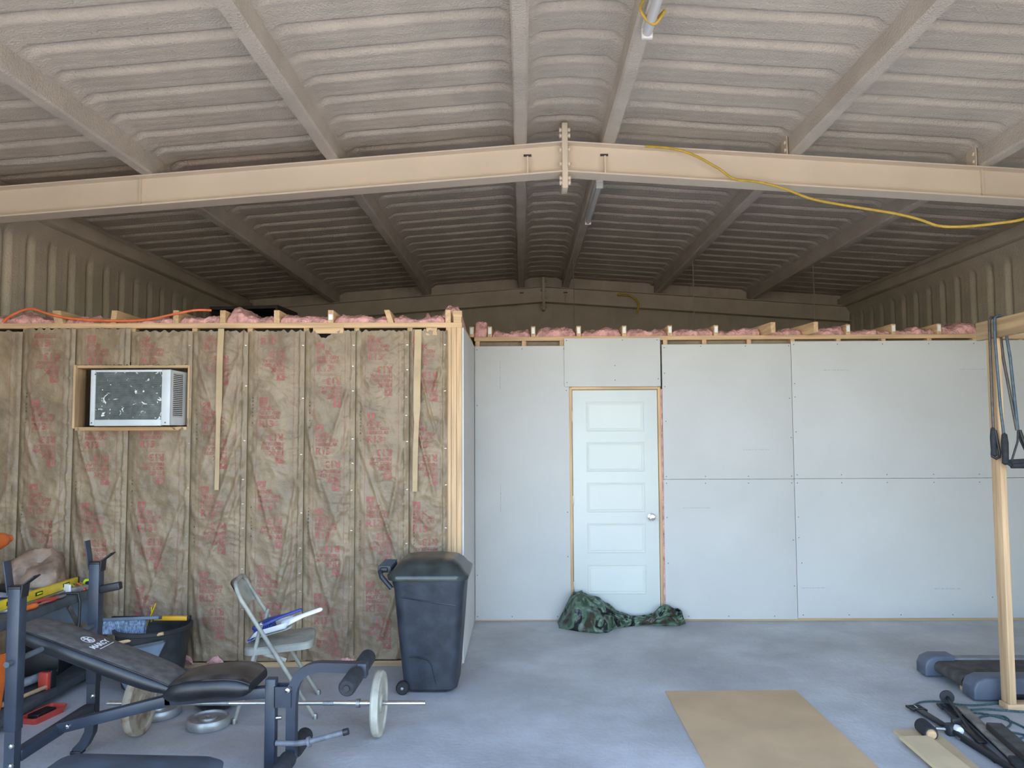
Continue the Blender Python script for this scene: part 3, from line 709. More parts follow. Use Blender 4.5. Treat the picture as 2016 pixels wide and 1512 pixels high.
def backf(u, v):
    y = (u-.5)*.37; z = .625+.155*v; x = -.148-(z-.60)*.53-.030*(1-(2*u-1)**2)
    return V(x, y, z)
b.grid(16, 8, backf); n0 = len(b.v); b.add([p+V(-.006, 0, -.002) for p in b.v[:n0]], [f[::-1] for f in b.f]); b.build('backrest', M['chair'], t, local=True, smooth=60)
L(MB().ring_sweep([[Vector((p.x, p.y, z+.06*(p.x))) for p in rrect(.015, 0, hx, hy, .06, 0)] for hx, hy, z in ((.185, .178, .380), (.197, .19, .384), (.197, .19, .416), (.187, .180, .424), (.16, .15, .420), (.02, .02, .416))]), 'seat', 'chair', smooth=35)
DPM = CHM @ Matrix.Translation((-.165, .02, .428)) @ Matrix.Rotation(R(-14), 4, 'Y') @ Matrix.Rotation(R(-8), 4, 'Z')
t2 = thing('dustpan', 'white dustpan with a long handle lying on the folding chair', 'dustpan', M=DPM)
b = MB()
def pan(u, v):
    x = .26*u; y = (v-.5)*(.20-.05*u); edge = abs(2*v-1)**6
    return V(x, y, .004+.040*max(edge, sm(.86, 1, u))*sm(0, .3, u)+.004)
b.grid(16, 20, pan); n0 = len(b.v); b.add([V(p.x, p.y*1.02, 0.001+.3*max(0, p.z-.02)) for p in b.v[:n0]], [f[::-1] for f in b.f]); b.build('pan', M['white'], t2, local=True, smooth=50)
MB().ring_sweep([rrect_ for rrect_ in [[V(x, dy*w, z+dz*h) for dy, dz in ((-1, -1), (1, -1), (1.2, .3), (0, 1), (-1.2, .3))] for x, w, h, z in ((.20, .035, .020, .030), (.27, .022, .016, .040), (.34, .016, .012, .050), (.44, .016, .012, .058), (.455, .010, .008, .058))]]).build('handle', M['white'], t2, local=True, bevel=.004)
MB().prism([(.005, -.09), (.03, -.09), (.03, .09), (.005, .09)], .001, .010).build('pan_lip', M['blue'], t2, local=True)
t3 = thing('hand_brush', 'blue hand brush lying in the white dustpan', 'brush', M=DPM @ Matrix.Translation((.03, 0, .018)) @ Matrix.Rotation(R(-2), 4, 'Y'))
b = MB(); b.ring_sweep([[V(x, dy*w, z+dz*h) for dy, dz in ((-1, -.6), (1, -.6), (1, .4), (.5, 1), (-.5, 1), (-1, .4))] for x, w, h, z in ((0, .03, .010, .036), (.02, .055, .014, .040), (.10, .058, .018, .046), (.15, .03, .014, .050), (.20, .014, .010, .052), (.30, .013, .010, .056), (.31, .006, .005, .056))]); b.build('brush_block', M['blue'], t3, local=True, bevel=.003)
b = MB()
for k in range(9):
    for j in range(7): b.box(.008+k*.013, .018+k*.013, -.048+j*.0145, -.038+j*.0145, .003, .032)
b.build('bristles', M['blue'], t3, local=True)['kind'] = 'stuff'

# ------------------------------------------------------------------ weight bench
BY = 3.78
t = thing('weight_bench', 'black padded weight bench with bar uprights and leg lever', 'weight bench', (-1.75, BY, 0))
def T(b, nm, m, par=None, **k): return b.build(nm, M[m], par or t, **k)
for s, yy in ((-1, 3.46), (1, 4.10)):
    X0 = -2.262
    u = T(MB().rtube([(X0, yy, .985), (X0, yy, .36)], .055, .055, (1, 0, 0)), 'upright', 'navy', bevel=.004)
    MB().box(X0-.029, X0+.029, yy-.029, yy+.029, .978, .990).build('cap', M['black'], u, bevel=.003)
    T(MB().rtube([(X0, yy, .40), (X0, yy, .18), (X0-.008, yy, .11), (X0-.035, yy, .055), (X0-.075, yy, .012)], .046, .046, (1, 0, .05)), 'foot', 'navy', smooth=30)
    MB().box(X0-.10, X0-.045, yy-.028, yy+.028, 0, .018).build('foot_cap', M['black'], u, bevel=.004)
    # bar holder: tall plate at the back, flared lip at the front
    MB().bar((X0-.030, yy, .95), (X0-.055, yy, 1.10), .05, .006, (1, 0, .2)).build('bar_holder', M['navy'], u, bevel=.001)
    hl = MB(); hl.bar((X0+.030, yy, .94), (X0+.036, yy, 1.0), .05, .006, (1, 0, 0)); hl.bar((X0+.035, yy, .998), (X0+.085, yy, 1.035), .05, .006, (-.6, 0, 1)); hl.build('bar_lip', M['black'], u)
    for zz in (.30, .215):
        MB().lathe([(.001, -.010), (.009, -.008), (.012, 0)], 10, (X0+.012, yy-.024, zz), 'Y').build('bolt', M['steel'], u, smooth=50)
MB().bar((-2.236, 4.10, .845), (-2.13, 4.10, .865), .04, .04).build('safety_hook', M['black'], t, bevel=.006)
T(MB().bar((-2.262, 3.49, .237), (-2.262, 4.07, .237), .05, .05), 'cross_bar', 'navy', bevel=.004)
T(MB().tube([(-2.262, 3.40, .66), (-2.262, 4.16, .66)], .013, 12), 'adjusting_bar', 'gunmetal', smooth=60)
T(MB().bar((-2.245, BY, .250), (-1.70, BY, .386), .05, .05), 'spine', 'navy', bevel=.004)
T(MB().bar((-1.73, BY, .384), (-1.24, BY, .420), .05, .05), 'seat_rail', 'navy', bevel=.004)
MB().lathe([(.001, -.010), (.010, -.008), (.013, 0)], 10, (-2.19, BY-.026, .265), 'Y').build('bolt', M['steel'], t, smooth=50)
# pads
def pad(nm, p0, p1, hw0, hw1, th, droop, par, cov='vinyl_top'):
    p0, p1 = Vector(p0), Vector(p1); d = p1-p0; ln = d.length; d.normalize(); side = Vector((0, 1, 0)); nrm = (-d).cross(side) if False else side.cross(d); nrm.normalize()
    if nrm.z < 0: nrm = -nrm
    rings = []; top = []
    n = 18
    for k in range(n+1):
        u = k/n; e = (1-abs(2*u-1)**6); w = (hw0+(hw1-hw0)*u)*(.80+.20*e); h = th*(.42+.58*e); off = -droop*abs(2*u-1)**3
        c = p0+d*(ln*u)+nrm*off
        rings.append([c+side*(w*a)+nrm*(h*bb) for a, bb in ((-.86, -.5), (.86, -.5), (.97, -.34), (1, 0), (.96, .30), (.86, .42), (-.86, .42), (-.96, .30), (-1, 0), (-.97, -.34))])
        top.append([c+side*(w*a)+nrm*(h*bb) for a, bb in ((-.88, .405), (.88, .405), (.80, .50), (.40, .54), (0, .55), (-.40, .54), (-.80, .50))])
    o = MB().ring_sweep(rings).build(nm, M['vinyl'], par, smooth=45)
    tp = MB().ring_sweep(top).build('cover', M[cov], o, smooth=45)
    for s in (0, 1):
        MB().tube([r[s] for r in top], .0035, 6).build('piping', M['vinyl'], o, smooth=60)
    return o, p0, d, ln, nrm
bk, p0, d, ln, nrm = pad('backrest_pad', (-2.43, BY, .735), (-1.655, BY, .455), .135, .135, .075, .0, t)
T(MB().bar((-2.28, BY, .645), (-1.70, BY, .432), .04, .03), 'back_frame', 'navy')
pad('seat_pad', (-1.70, BY, .455), (-1.285, BY, .492), .13, .165, .10, .018, t, 'vinyl_seat')
# emblem and name on the backrest
ex = Vector((0, -1, 0)); org = p0+d*(ln*.45)+nrm*(.075*.553)
def on_pad(vs): return [org+d*v.y*-1+ex*(-v.x)+nrm*.0016 for v in vs]
emb = MB(); ring = []
for k in range(28):
    a0, a1 = 2*math.pi*k/28, 2*math.pi*(k+1)/28
    emb.add(on_pad([Vector((r_*math.cos(a), r_*math.sin(a)+.055, 0)) for r_, a in ((.028, a0), (.033, a0), (.033, a1), (.028, a1))]), [(0, 1, 2, 3)])
def quad(*p): emb.add(on_pad([Vector((x, y+.055, 0)) for x, y in p]), [tuple(range(len(p)))])
quad((-.004, -.028), (.004, -.028), (.004, .020), (-.004, .020)); quad((-.020, -.020), (-.013, -.024), (.002, .004), (-.004, .010)); quad((.020, -.020), (.013, -.024), (-.002, .004), (.004, .010)); quad((-.026, .006), (.026, .006), (.022, .013), (-.022, .013)); quad((-.010, .018), (.010, .018), (.006, .027), (-.006, .027))
g = text_geo('MARCY', .042, .0016); wd = max(v.x for v in g[0]); emb.add(on_pad([Vector((v.x-wd/2, v.y-.022, 0)) for v in g[0]]), g[1])
quad((-.05, -.095), (.075, -.095), (.075, -.091), (-.05, -.091))
emb.build('emblem_lettering', M['white'], bk)
# front post and leg lever
T(MB().bar((-1.218, BY, 0), (-1.218, BY, .485), .05, .05, (1, 0, 0)), 'front_post', 'navy', bevel=.004)
MB().box(-1.25, -1.186, BY-.20, BY+.20, 0, .035).build('front_foot', M['navy'], t, bevel=.005)
T(MB().box(-1.194, -1.115, BY-.034, BY-.028, .355, .452).box(-1.194, -1.115, BY+.028, BY+.034, .355, .452).box(-1.197, -1.191, BY-.034, BY+.034, .355, .452), 'pivot_bracket', 'navy')
MB().lathe([(.001, -.012), (.011, -.009), (.014, 0), (.014, .075), (.001, .078)], 12, (-1.128, BY-.036, .438), 'Y').build('pivot_bolt', M['steel'], t, smooth=40)
MB().tube([(-1.19, BY-.01, .30), (-1.165, BY-.01, .302)], .009, 8).build('stop_bolt', M['steel'], t, smooth=50)
T(MB().rtube([(-1.118, BY, .10), (-1.118, BY, .36), (-1.112, BY, .43)]+arc((-1.105, BY, .455), (-1.075, BY, .535), (-.98, BY, .540), 7)+[(-.785, BY, .535)], .05, .045, (-1, 0, .3)), 'lever_arm', 'navy', smooth=35)
T(MB().box(-.80, -.755, BY-.03, BY+.03, .49, .56), 'lever_end', 'navy', bevel=.004)
def roller(x, z, r, y0, y1, nm='foam_roller'):
    o = MB().lathe([(.008, y0-BY), (r*.8, y0-BY), (r, y0-BY+.012), (r, y1-BY-.012), (r*.8, y1-BY), (.008, y1-BY)], 22, (x, BY, z), 'Y').build(nm, M['rubber'], t, smooth=40)
    MB().lathe([(.001, y0-BY-.006), (.014, y0-BY-.006), (.016, y0-BY+.002)], 10, (x, BY, z), 'Y').build('end_cap', M['black'], o, smooth=40)
roller(-.80, .515, .040, 3.535, 3.735); roller(-.80, .515, .040, 3.825, 4.025); MB().tube([(-.80, 3.54, .515), (-.80, 4.02, .515)], .010, 8).build('roller_axle', M['dullsteel'], t)
roller(-1.118, .125, .040, 3.535, 3.735); roller(-1.118, .125, .040, 3.825, 4.025); MB().tube([(-1.118, 3.54, .125), (-1.118, 4.02, .125)], .010, 8).build('roller_axle', M['dullsteel'], t)
pg = T(MB().tube([(-1.185, BY-.03, .19), (-1.09, BY-.03, .188), (-1.03, BY-.03, .195), (-.84, BY-.03, .245)], .0135, 12), 'weight_peg', 'pegsteel', smooth=50)
MB().tube([(-1.032, BY-.03, .1935), (-1.020, BY-.03, .197)], .024, 14).build('peg_collar', M['pegsteel'], pg, smooth=40)
MB().tube([(-.862, BY-.03, .239), (-.838, BY-.03, .2455)], .0165, 12).build('peg_cap', M['black'], pg, smooth=40)

# barbell and plates
BBY, BBZ = 4.335, .174
t = thing('barbell', 'chrome barbell lying behind the weight bench', 'barbell', (-1.43, BBY, BBZ))
MB().tube([(-2.31, BBY, BBZ), (-.545, BBY, BBZ)], .0125, 14).build('bar', M['steel'], t, smooth=60)
for x in (-1.02, -1.72): MB().tube([(x-.09, BBY, BBZ), (x+.09, BBY, BBZ)], .0135, 14).build('knurled_grip', M['dullsteel'], t, smooth=60)
for x in (-.925, -2.06): MB().tube([(x, BBY, BBZ), (x+.02, BBY, BBZ)], .024, 14).build('collar', M['dullsteel'], t, smooth=40)
MB().tube([(-1.05, BBY, BBZ), (-.86, BBY, BBZ)], .0155, 14).build('sleeve', M['steel'], t, smooth=60)
def plate(nm, m, c, r, th, axis, label, tilt=None):
    b = MB().lathe([(.016, -th/2), (.05, -th/2), (.052, -th*.30), (r*.80, -th*.30), (r*.86, -th/2), (r-.006, -th/2), (r, -th*.3), (r, th*.3), (r-.006, th/2), (r*.86, th/2), (r*.80, th*.30), (.052, th*.30), (.05, th/2), (.016, th/2)], 36, (0, 0, 0), axis)
    n = 36; m_ = len(b.v)//n; b.f = [f for f in b.f if len(f) == 4]; b.add([], []); b.f += [[j, (j+1) % n, (m_-1)*n+(j+1) % n, (m_-1)*n+j] for j in range(n)]
    if tilt: b.move(tilt)
    b.move(Matrix.Translation(c)); zmin = min(p.z for p in b.v)
    return tag(b.build(nm, M[m], smooth=35, origin=(c[0], c[1], zmin)), label, 'weight plate', 'weight plates')
plate('weight_plate', 'platewhite', (-.80, BBY, .174), .172, .042, 'X', 'upright cream weight plate on the free end of the barbell near the trash can')
plate('weight_plate', 'rustplate', (-2.13, BBY+.005, .174), .172, .044, 'X', 'upright rusty weight plate on the barbell end under the backrest')
plate('weight_plate', 'silver', (-1.80, 4.47, .028), .120, .052, 'Z', 'small silver weight plate lying flat on the floor by the chair')
plate('weight_plate', 'silver', (-2.17, 4.64, .026), .130, .048, 'Z', 'silver weight plate lying flat behind the rusty upright plate')
t = tag(MB().lathe([(.05, 0), (.10, .008), (.155, .05), (.185, .11), (.19, .15), (.183, .15), (.176, .11), (.148, .056), (.09, .018), (.001, .014)], 32, (0, 0, 0)).build('rubber_bowl', M['vinyl'], smooth=50, origin=(0, 0, 0)), 'shiny black round bowl on the floor behind the bench seat', 'bowl'); t.location = (-1.87, 4.76, 0); t.scale = (.86, .86, .9)

# ------------------------------------------------------------------ workbench at the left with tools
t = thing('workbench', 'low grey steel workbench with a lower shelf, covered in tools', 'workbench', (-3.25, 4.35, 0))
WX0, WX1, WY0, WY1, WZ = -3.55, -2.90, 3.45, 5.38, .62
MB().box(WX0, WX1, WY0, WY1, WZ-.05, WZ).build('table_top', M['gunmetal'], t, bevel=.004)
MB().box(WX0, WX1, WY0, WY1, .045, .09).build('lower_shelf', M['gunmetal'], t, bevel=.004)
for x in (WX0+.03, WX1-.03):
    for y in (WY0+.05, WY1-.05): MB().box(x-.022, x+.022, y-.022, y+.022, 0, WZ-.05).build('leg', M['gunmetal'], t, bevel=.003)
MB().box(WX0+.05, WX1-.01, WY1-.016, WY1-.008, .36, WZ-.05).build('end_panel', M['bluegrey'], t)
MB().bar((WX1-.012, WY1-.42, WZ-.055), (WX1-.012, WY1-.06, .12), .012, .03).build('brace', M['dullsteel'], t); MB().bar((WX1-.012, WY0+.06, .12), (WX1-.012, WY0+.42, WZ-.055), .012, .03).build('brace', M['dullsteel'], t)
WT = WZ+.0005
# crumpled brown bag
def lump(nm, m, c, sx, sy, sz, seed, amp, label, cat, flat=.25, fr=3.0):
    b = MB(); nu, nv = 36, 18
    for j in range(nv+1):
        for i in range(nu):
            a = 2*math.pi*i/nu; p = math.pi*j/nv-math.pi/2
            q = Vector((math.cos(a)*math.cos(p), math.sin(a)*math.cos(p), math.sin(p)))
            n1 = 1-abs(noise.noise(q*fr+Vector((seed, 0, 0)))*1.6); rr = 1+amp*(n1-.5)+amp*.3*noise.noise(q*fr*3+Vector((seed, 1, 0)))
            z = max(-flat, q.z*rr)
            b.v.append(V(c[0]+q.x*rr*sx, c[1]+q.y*rr*sy, c[2]+(z+flat)*sz))
    b.f = [[j*nu+i, j*nu+(i+1) % nu, (j+1)*nu+(i+1) % nu, (j+1)*nu+i] for j in range(nv) for i in range(nu)]
    return tag(b.build(nm, M[m], smooth=28, origin=c), label, cat)
lump('paper_bag', 'brownbag', (-3.26, 5.18, WT), .19, .15, .20, 3.3, .42, 'crumpled brown bag at the back of the workbench', 'bag', fr=1.15)
# grey wrapped packet with a bright blue edge
t = thing('flat_packet', 'grey packet with a bright blue edge lying before the brown bag', 'packet', M=Matrix.Translation((-3.20, 4.80, WT)) @ Matrix.Rotation(R(24), 4, 'Z') @ Matrix.Scale(.78, 4))
MB().prism([(-.17, -.10), (.13, -.085), (.17, .06), (-.15, .10)], .0, .045).build('blue_base', M['brightblue'], t, local=True, bevel=.004)
b = MB(); b.grid(14, 10, lambda u, v: V(-.18+.355*u, -.105+.2*v, .048+.018*noise.noise(Vector((u*5, v*5, 1)))+.03*u*(1-u)+.012)); n0 = len(b.v); b.add([V(p.x, p.y, .0455) for p in b.v[:n0]], [f[::-1] for f in b.f]); b.build('wrapper', M['greycloth'], t, local=True, smooth=40)
# level
tag(MB().prism([(-.03, -.30), (.035, -.28), (.03, .36), (-.035, .36)], 0, .0205).build('flat_tin', M['dullsteel'], origin=(0, 0, 0), bevel=.003), 'flat grey tin box lid under the yellow level', 'lid').location = (-3.035, 4.83, WT)
t = thing('spirit_level', 'long yellow spirit level lying along the workbench edge', 'level', (-3.035, 4.83, WT+.022), R(89))
MB().box(-.42, .42, -.012, .012, 0, .055).build('beam', M['yellow'], t, local=True, bevel=.002)
for x in (-.26, .0, .28):
    h = MB().box(x-.035, x+.035, -.0135, .0135, .018, .042).build('vial_window', M['black'], t, local=True); MB().tube([(x-.02, -.0145, .03), (x+.02, -.0145, .03)], .006, 8).build('vial', M['lime'], h, local=True)
MB().box(.41, .424, -.013, .013, 0, .056).build('end_cap', M['black'], t, local=True)
def handtool(nm, label, cat, loc, rz, hm, ln, r, shaft, tip='steel', pitch=0):
    t = thing(nm, label, cat, M=Matrix.Translation(loc) @ Matrix.Rotation(rz, 4, 'Z') @ Matrix.Rotation(pitch, 4, 'Y'))
    MB().lathe([(.001, 0), (r*.8, .003), (r, .02), (r*.82, ln*.4), (r, ln*.75), (r*.7, ln*.95), (r*.4, ln)], 12, (0, 0, r), 'X').build('handle', M[hm], t, local=True, smooth=50)
    MB().tube([(ln*.95, 0, r), (ln+shaft*.8, 0, r), (ln+shaft, 0, r)], [r*.28, r*.28, r*.18], 8).build('shaft', M[tip], t, local=True, smooth=50)
    return t
handtool('screwdriver', 'orange-handled screwdriver at the near edge of the workbench', 'screwdriver', (-2.945, 4.50, WT), R(84), 'orange', .17, .018, .10)
# red handled pliers
t = thing('pliers', 'red-handled pliers beside the yellow level', 'pliers', (-2.950, 4.90, WT), R(80))
for s in (-1, 1): MB().tube([(-.15, .028*s, .012), (-.08, .026*s, .012), (-.01, .008*s, .012)], [.010, .012, .009], 8).build('handle', M['red'], t, local=True, smooth=50)
for s in (-1, 1): MB().tube([(-.01, .006*s, .012), (.02, .010*s, .012), (.07, .003*s, .012)], [.009, .011, .005], 8).build('jaw', M['dullsteel'], t, local=True, smooth=50)
t = thing('tape_measure', 'lime green tape measure at the far end of the workbench', 'tape measure', (-2.965, 5.28, WT), R(10))
MB().prism([(-.032, 0), (.034, 0), (.034, .035), (.018, .058), (-.020, .058), (-.032, .044)], -.018, .018, Matrix.Rotation(R(90), 4, 'X')).build('case', M['lime'], t, local=True, bevel=.004)
MB().box(.034, .046, -.010, .010, .002, .010).build('hook', M['dullsteel'], t, local=True); MB().lathe([(.001, -.021), (.016, -.021), (.017, -.017)], 14, (0, 0, .030), 'Y').build('badge', M['black'], t, local=True)
t = thing('utility_box', 'small white and grey box of bits near the tape measure', 'box', (-2.985, 5.15, WT), R(65))
MB().box(-.07, .07, -.05, .05, 0, .035).build('tray', M['dullsteel'], t, local=True, bevel=.003); MB().box(-.074, -.062, -.054, .054, .0, .06).build('flap', M['white'], t, local=True, bevel=.002)
for k in range(5): MB().tube([(-.04+.022*k, -.03+.01*(k % 3), .036), (-.035+.022*k, .02, .045)], .006, 6).build('fitting', M[('steel', 'yellow', 'dullsteel', 'orange', 'steel')[k]], t, local=True)
handtool('paint_scraper', 'red scraper handle sticking out by the white box', 'scraper', (-2.925, 5.15, WT), R(95), 'red', .11, .010, .08)
t = thing('clamp', 'orange and copper spring clamp behind the tape measure', 'clamp', (-3.06, 5.345, WT), R(5))
for s in (-1, 1): MB().tube([(-.10, .03*s, .018), (0, .008*s, .018), (.07, .012*s, .018)], [.010, .013, .008], 8).build('jaw', M['orange' if s > 0 else 'dullsteel'], t, local=True, smooth=50)
MB().lathe([(.006, 0), (.018, .004), (.018, .030), (.006, .034)], 14, (0, 0, 0)).build('pivot', M['dullsteel'], t, local=True, smooth=40)
# power tool at the left border
t = thing('cordless_drill', 'orange and black cordless drill standing on the workbench at the photo edge', 'drill', M=Matrix.Translation((-3.385, 4.90, WT)) @ Matrix.Rotation(R(97), 4, 'Z') @ Matrix.Scale(1.65, 4))
MB().box(-.04, .06, -.035, .035, 0, .05).build('battery', M['black'], t, local=True, bevel=.006); MB().prism([(-.02, .05), (.025, .05), (.03, .19), (-.01, .19)], -.018, .018, Matrix.Rotation(R(90), 4, 'X')).build('grip', M['black'], t, local=True, bevel=.006)
MB().lathe([(.001, -.09), (.030, -.085), (.034, -.03), (.034, .05), (.026, .09), (.016, .10), (.014, .135), (.001, .137)], 16, (.0, 0, .215), 'X').build('motor_housing', M['orange'], t, local=True, smooth=40)
t = tag(MB().tube([(-2.985, 5.00, WT+.012), (-2.94, 5.03, WT+.012), (-2.896, 5.04, WT+.010), (-2.884, 5.04, WT-.05), (-2.880, 5.03, .45), (-2.882, 5.00, .30)], .009, 8).build('power_cable', M['black'], smooth=60), 'black cable drooping over the workbench edge', 'cable')
# lower shelf
SZ = .0905
t = thing('plastic_scoop', 'orange-red plastic scoop leaning on the lower workbench shelf', 'scoop', M=Matrix.Translation((-3.0, 4.40, SZ)) @ Matrix.Rotation(R(-8), 4, 'Y'))
MB().prism([(-.02, .0), (.05, .0), (.155, .30), (-.10, .33)], -.01, .01, Matrix.Rotation(R(80), 4, 'Z') @ Matrix.Rotation(R(90), 4, 'X')).build('blade', M['orange'], t, local=True, bevel=.003)
MB().bar((-.01, -.02, .33), (-.01, .10, .325), .03, .05).build('rim', M['red'], t, local=True, bevel=.004)
t = thing('hammer', 'red-headed hammer with a pale wooden handle on the lower shelf', 'hammer', (-2.95, 4.78, SZ), R(80))
MB().tube([(-.30, 0, .022), (-.15, 0, .020), (.03, 0, .02)], [.015, .012, .012], 10).build('handle', M['pine_x'], t, local=True, smooth=60); MB().box(.02, .052, -.012, .055, 0, .105).build('head', M['red'], t, local=True, bevel=.006); MB().box(.052, .095, -.012, .05, 0, .11).build('face', M['black'], t, local=True, bevel=.004)
t = thing('caulk_gun', 'grey caulk gun lying behind the hammer', 'caulk gun', (-3.06, 4.90, SZ), R(78))
MB().tube([(-.15, 0, .045), (.10, 0, .045)], .026, 14).build('barrel', M['greycloth'], t, local=True, smooth=50); MB().tube([(.10, 0, .045), (.16, 0, .045)], [.02, .005], 10).build('nozzle', M['dullsteel'], t, local=True, smooth=50); MB().box(-.19, -.14, -.015, .015, .0, .05).build('trigger', M['black'], t, local=True, bevel=.004)
t = thing('tool_case', 'black tool case with a yellow latch on the lower shelf', 'tool case', (-3.22, 5.20, SZ), R(8))
MB().box(-.16, .16, -.13, .13, 0, .16).build('case', M['black'], t, local=True, bevel=.01); MB().box(.158, .168, -.03, .03, .07, .11).build('latch', M['amber'], t, local=True, bevel=.003); MB().tube([(-.08, 0, .16), (-.07, 0, .20), (.07, 0, .20), (.08, 0, .16)], .010, 8).build('handle', M['darkgrey'], t, local=True)
t = thing('red_tray', 'red plastic tray on the floor under the workbench', 'tray', (-2.83, 4.60, 0), R(80))
MB().ring_sweep([rrect(0, 0, hx, hy, .02, z) for hx, hy, z in ((.11, .05, 0), (.13, .06, .04), (.125, .055, .04), (.105, .045, .01))]).build('shell', M['red'], t, local=True, smooth=30); MB().box(-.08, .06, -.035, .035, .012, .045).build('insert', M['black'], t, local=True, bevel=.004)
for k, (x, y, c, lb) in enumerate(((-2.66, 4.80, 'white', 'small white scrap on the floor behind the crossbar'), (-2.72, 4.92, 'dullsteel', 'small grey metal scrap on the floor under the workbench'))):
    tag(MB().prism([(-.03, -.02), (.035, -.015), (.02, .025), (-.025, .02)], 0, .012, Matrix.Rotation(.7*k, 4, 'Z')).build('scrap', M[c], origin=(0, 0, 0), bevel=.002), lb, 'scrap').location = (x, y, .0)

# ------------------------------------------------------------------ black tub with brushes and tools
TBX, TBY = -2.475, 5.20
t = tag(MB().lathe([(.17, 0), (.185, .01), (.232, .36), (.246, .365), (.248, .385), (.232, .39), (.222, .37), (.172, .02), (.001, .018)], 36, (0, 0, 0)).build('tub', M['darkgrey'], smooth=40, origin=(0, 0, 0)), 'round black tub full of brushes and tools by the kraft wall', 'tub'); t.location = (TBX, TBY, 0)
t = thing('yellow_tool', 'yellow-handled black tool lying across the tub rim', 'tool', M=Matrix.Translation((TBX-.16, TBY+.10, .392)) @ Matrix.Rotation(R(-4), 4, 'Z'))
MB().bar((.12, 0, .018), (.36, 0, .022), .03, .030).build('handle', M['amber'], t, local=True, bevel=.006); MB().bar((.36, 0, .022), (.378, 0, .022), .036, .036).build('cap', M['black'], t, local=True, bevel=.006); MB().bar((-.18, 0, .014), (.12, 0, .018), .03, .024).build('shaft', M['black'], t, local=True, bevel=.004)
t = thing('scrub_brush', 'blue-grey push brush head lying in the black tub', 'brush', M=Matrix.Translation((TBX-.10, TBY-.10, .36)) @ Matrix.Rotation(R(3), 4, 'Z') @ Matrix.Rotation(R(-12), 4, 'X'))
MB().bar((-.20, 0, .085), (.18, 0, .095), .06, .022).build('block', M['bluegrey'], t, local=True, bevel=.004)
b = MB()
for k in range(30):
    for j in range(3): b.hexa([(-.195+k*.0096+dx, -.024+j*.016+dy, z) for z in (-.005, .08) for dx, dy in ((0, 0), (.006, 0), (.006, .01), (0, .01))])
b.build('bristles', M['lightblue'], t, local=True)['kind'] = 'stuff'
t = tag(MB().tube([(TBX-.14, TBY-.225, .325), (TBX+.16, TBY-.20, .382)], .011, 8).build('wooden_stick', M['pine_x'], smooth=50), 'short pale wooden stick resting over the tub front', 'stick')
t = thing('grey_scoop', 'grey pointed dustpan scoop leaning on the tub front', 'scoop', M=Matrix.Translation((-2.46, 4.93, 0)) @ Matrix.Rotation(R(-10), 4, 'X'))
MB().prism([(-.02, 0), (.03, 0), (.17, .345), (-.22, .27)], -.008, .008, Matrix.Rotation(R(90), 4, 'X')).build('blade', M['bluegrey'], t, local=True, bevel=.003); MB().bar((-.22, -.02, .27), (.17, -.02, .345), .04, .012).build('rim', M['gunmetal'], t, local=True)
t = thing('yellow_strap', 'bent yellow plastic strap sticking up from the tub', 'strap', (TBX-.03, TBY+.02, .30))
MB().rtube([(-.05, 0, 0), (-.02, 0, .10), (.01, 0, .16), (.035, 0, .225)], .018, .005, (1, 0, -.3)).build('strap', M['yellow'], t, local=True); MB().rtube([(.0, .01, .10), (.005, .01, .16), (.0, .01, .20), (-.012, .01, .19)], .016, .005, (1, 0, 0)).build('loop', M['yellow'], t, local=True)
t = tag(MB().lathe([(.001, -.03), (.018, -.024), (.03, 0), (.018, .024), (.001, .03)], 16, (0, 0, 0)).build('white_ball', M['white'], smooth=80, origin=(0, 0, 0)), 'small white ball among the tools in the tub', 'ball'); t.location = (TBX-.16, TBY+.01, .40)

# rounded blue-grey plastic lid at the bottom edge
t = thing('storage_tote', 'blue-grey plastic tote with a rounded lid at the bottom left edge', 'tote', (-1.62, 3.17, 0))
MB().ring_sweep([rrect(0, 0, hx, hy, .06, z) for hx, hy, z in ((.28, .13, 0), (.32, .16, .235), (.325, .165, .255))]).build('body', M['tote'], t, local=True, smooth=40)
MB().ring_sweep([rrect(0, 0, hx, hy, r, z) for hx, hy, r, z in ((.325, .165, .06, .22), (.35, .19, .07, .22), (.352, .192, .07, .245), (.33, .17, .07, .262), (.20, .08, .05, .27))]).move(Matrix.Translation((0, 0, .041)) @ Matrix.Rotation(R(1.2), 4, 'Y')).build('lid', M['tote'], t, local=True, smooth=40)

# ------------------------------------------------------------------ camouflage tarp heaped at the door
def camo():
    m = mat('camouflage', (.045, .075, .05), .38, .2, 9, .012, 16); nt = m.node_tree; N = nt.nodes; Lk = nt.links; b = N['Principled BSDF']
    tc = N.new('ShaderNodeTexCoord'); nz = N.new('ShaderNodeTexNoise'); nz.inputs['Scale'].default_value = 7; nz.inputs['Detail'].default_value = 1; nz.inputs['Distortion'].default_value = 1.2; Lk.new(tc.outputs['Object'], nz.inputs['Vector'])
    cr = N.new('ShaderNodeValToRGB'); cr.color_ramp.interpolation = 'CONSTANT'; e = cr.color_ramp.elements
    e[0].position = 0; e[0].color = (.012, .014, .013, 1); e[1].position = .40; e[1].color = (.10, .15, .10, 1)
    q = e.new(.52); q.color = (.045, .075, .045, 1); q = e.new(.62); q.color = (.05, .04, .025, 1); Lk.new(nz.outputs['Fac'], cr.inputs[0]); Lk.new(cr.outputs[0], b.inputs['Base Color']); return m
M['camo'] = camo()
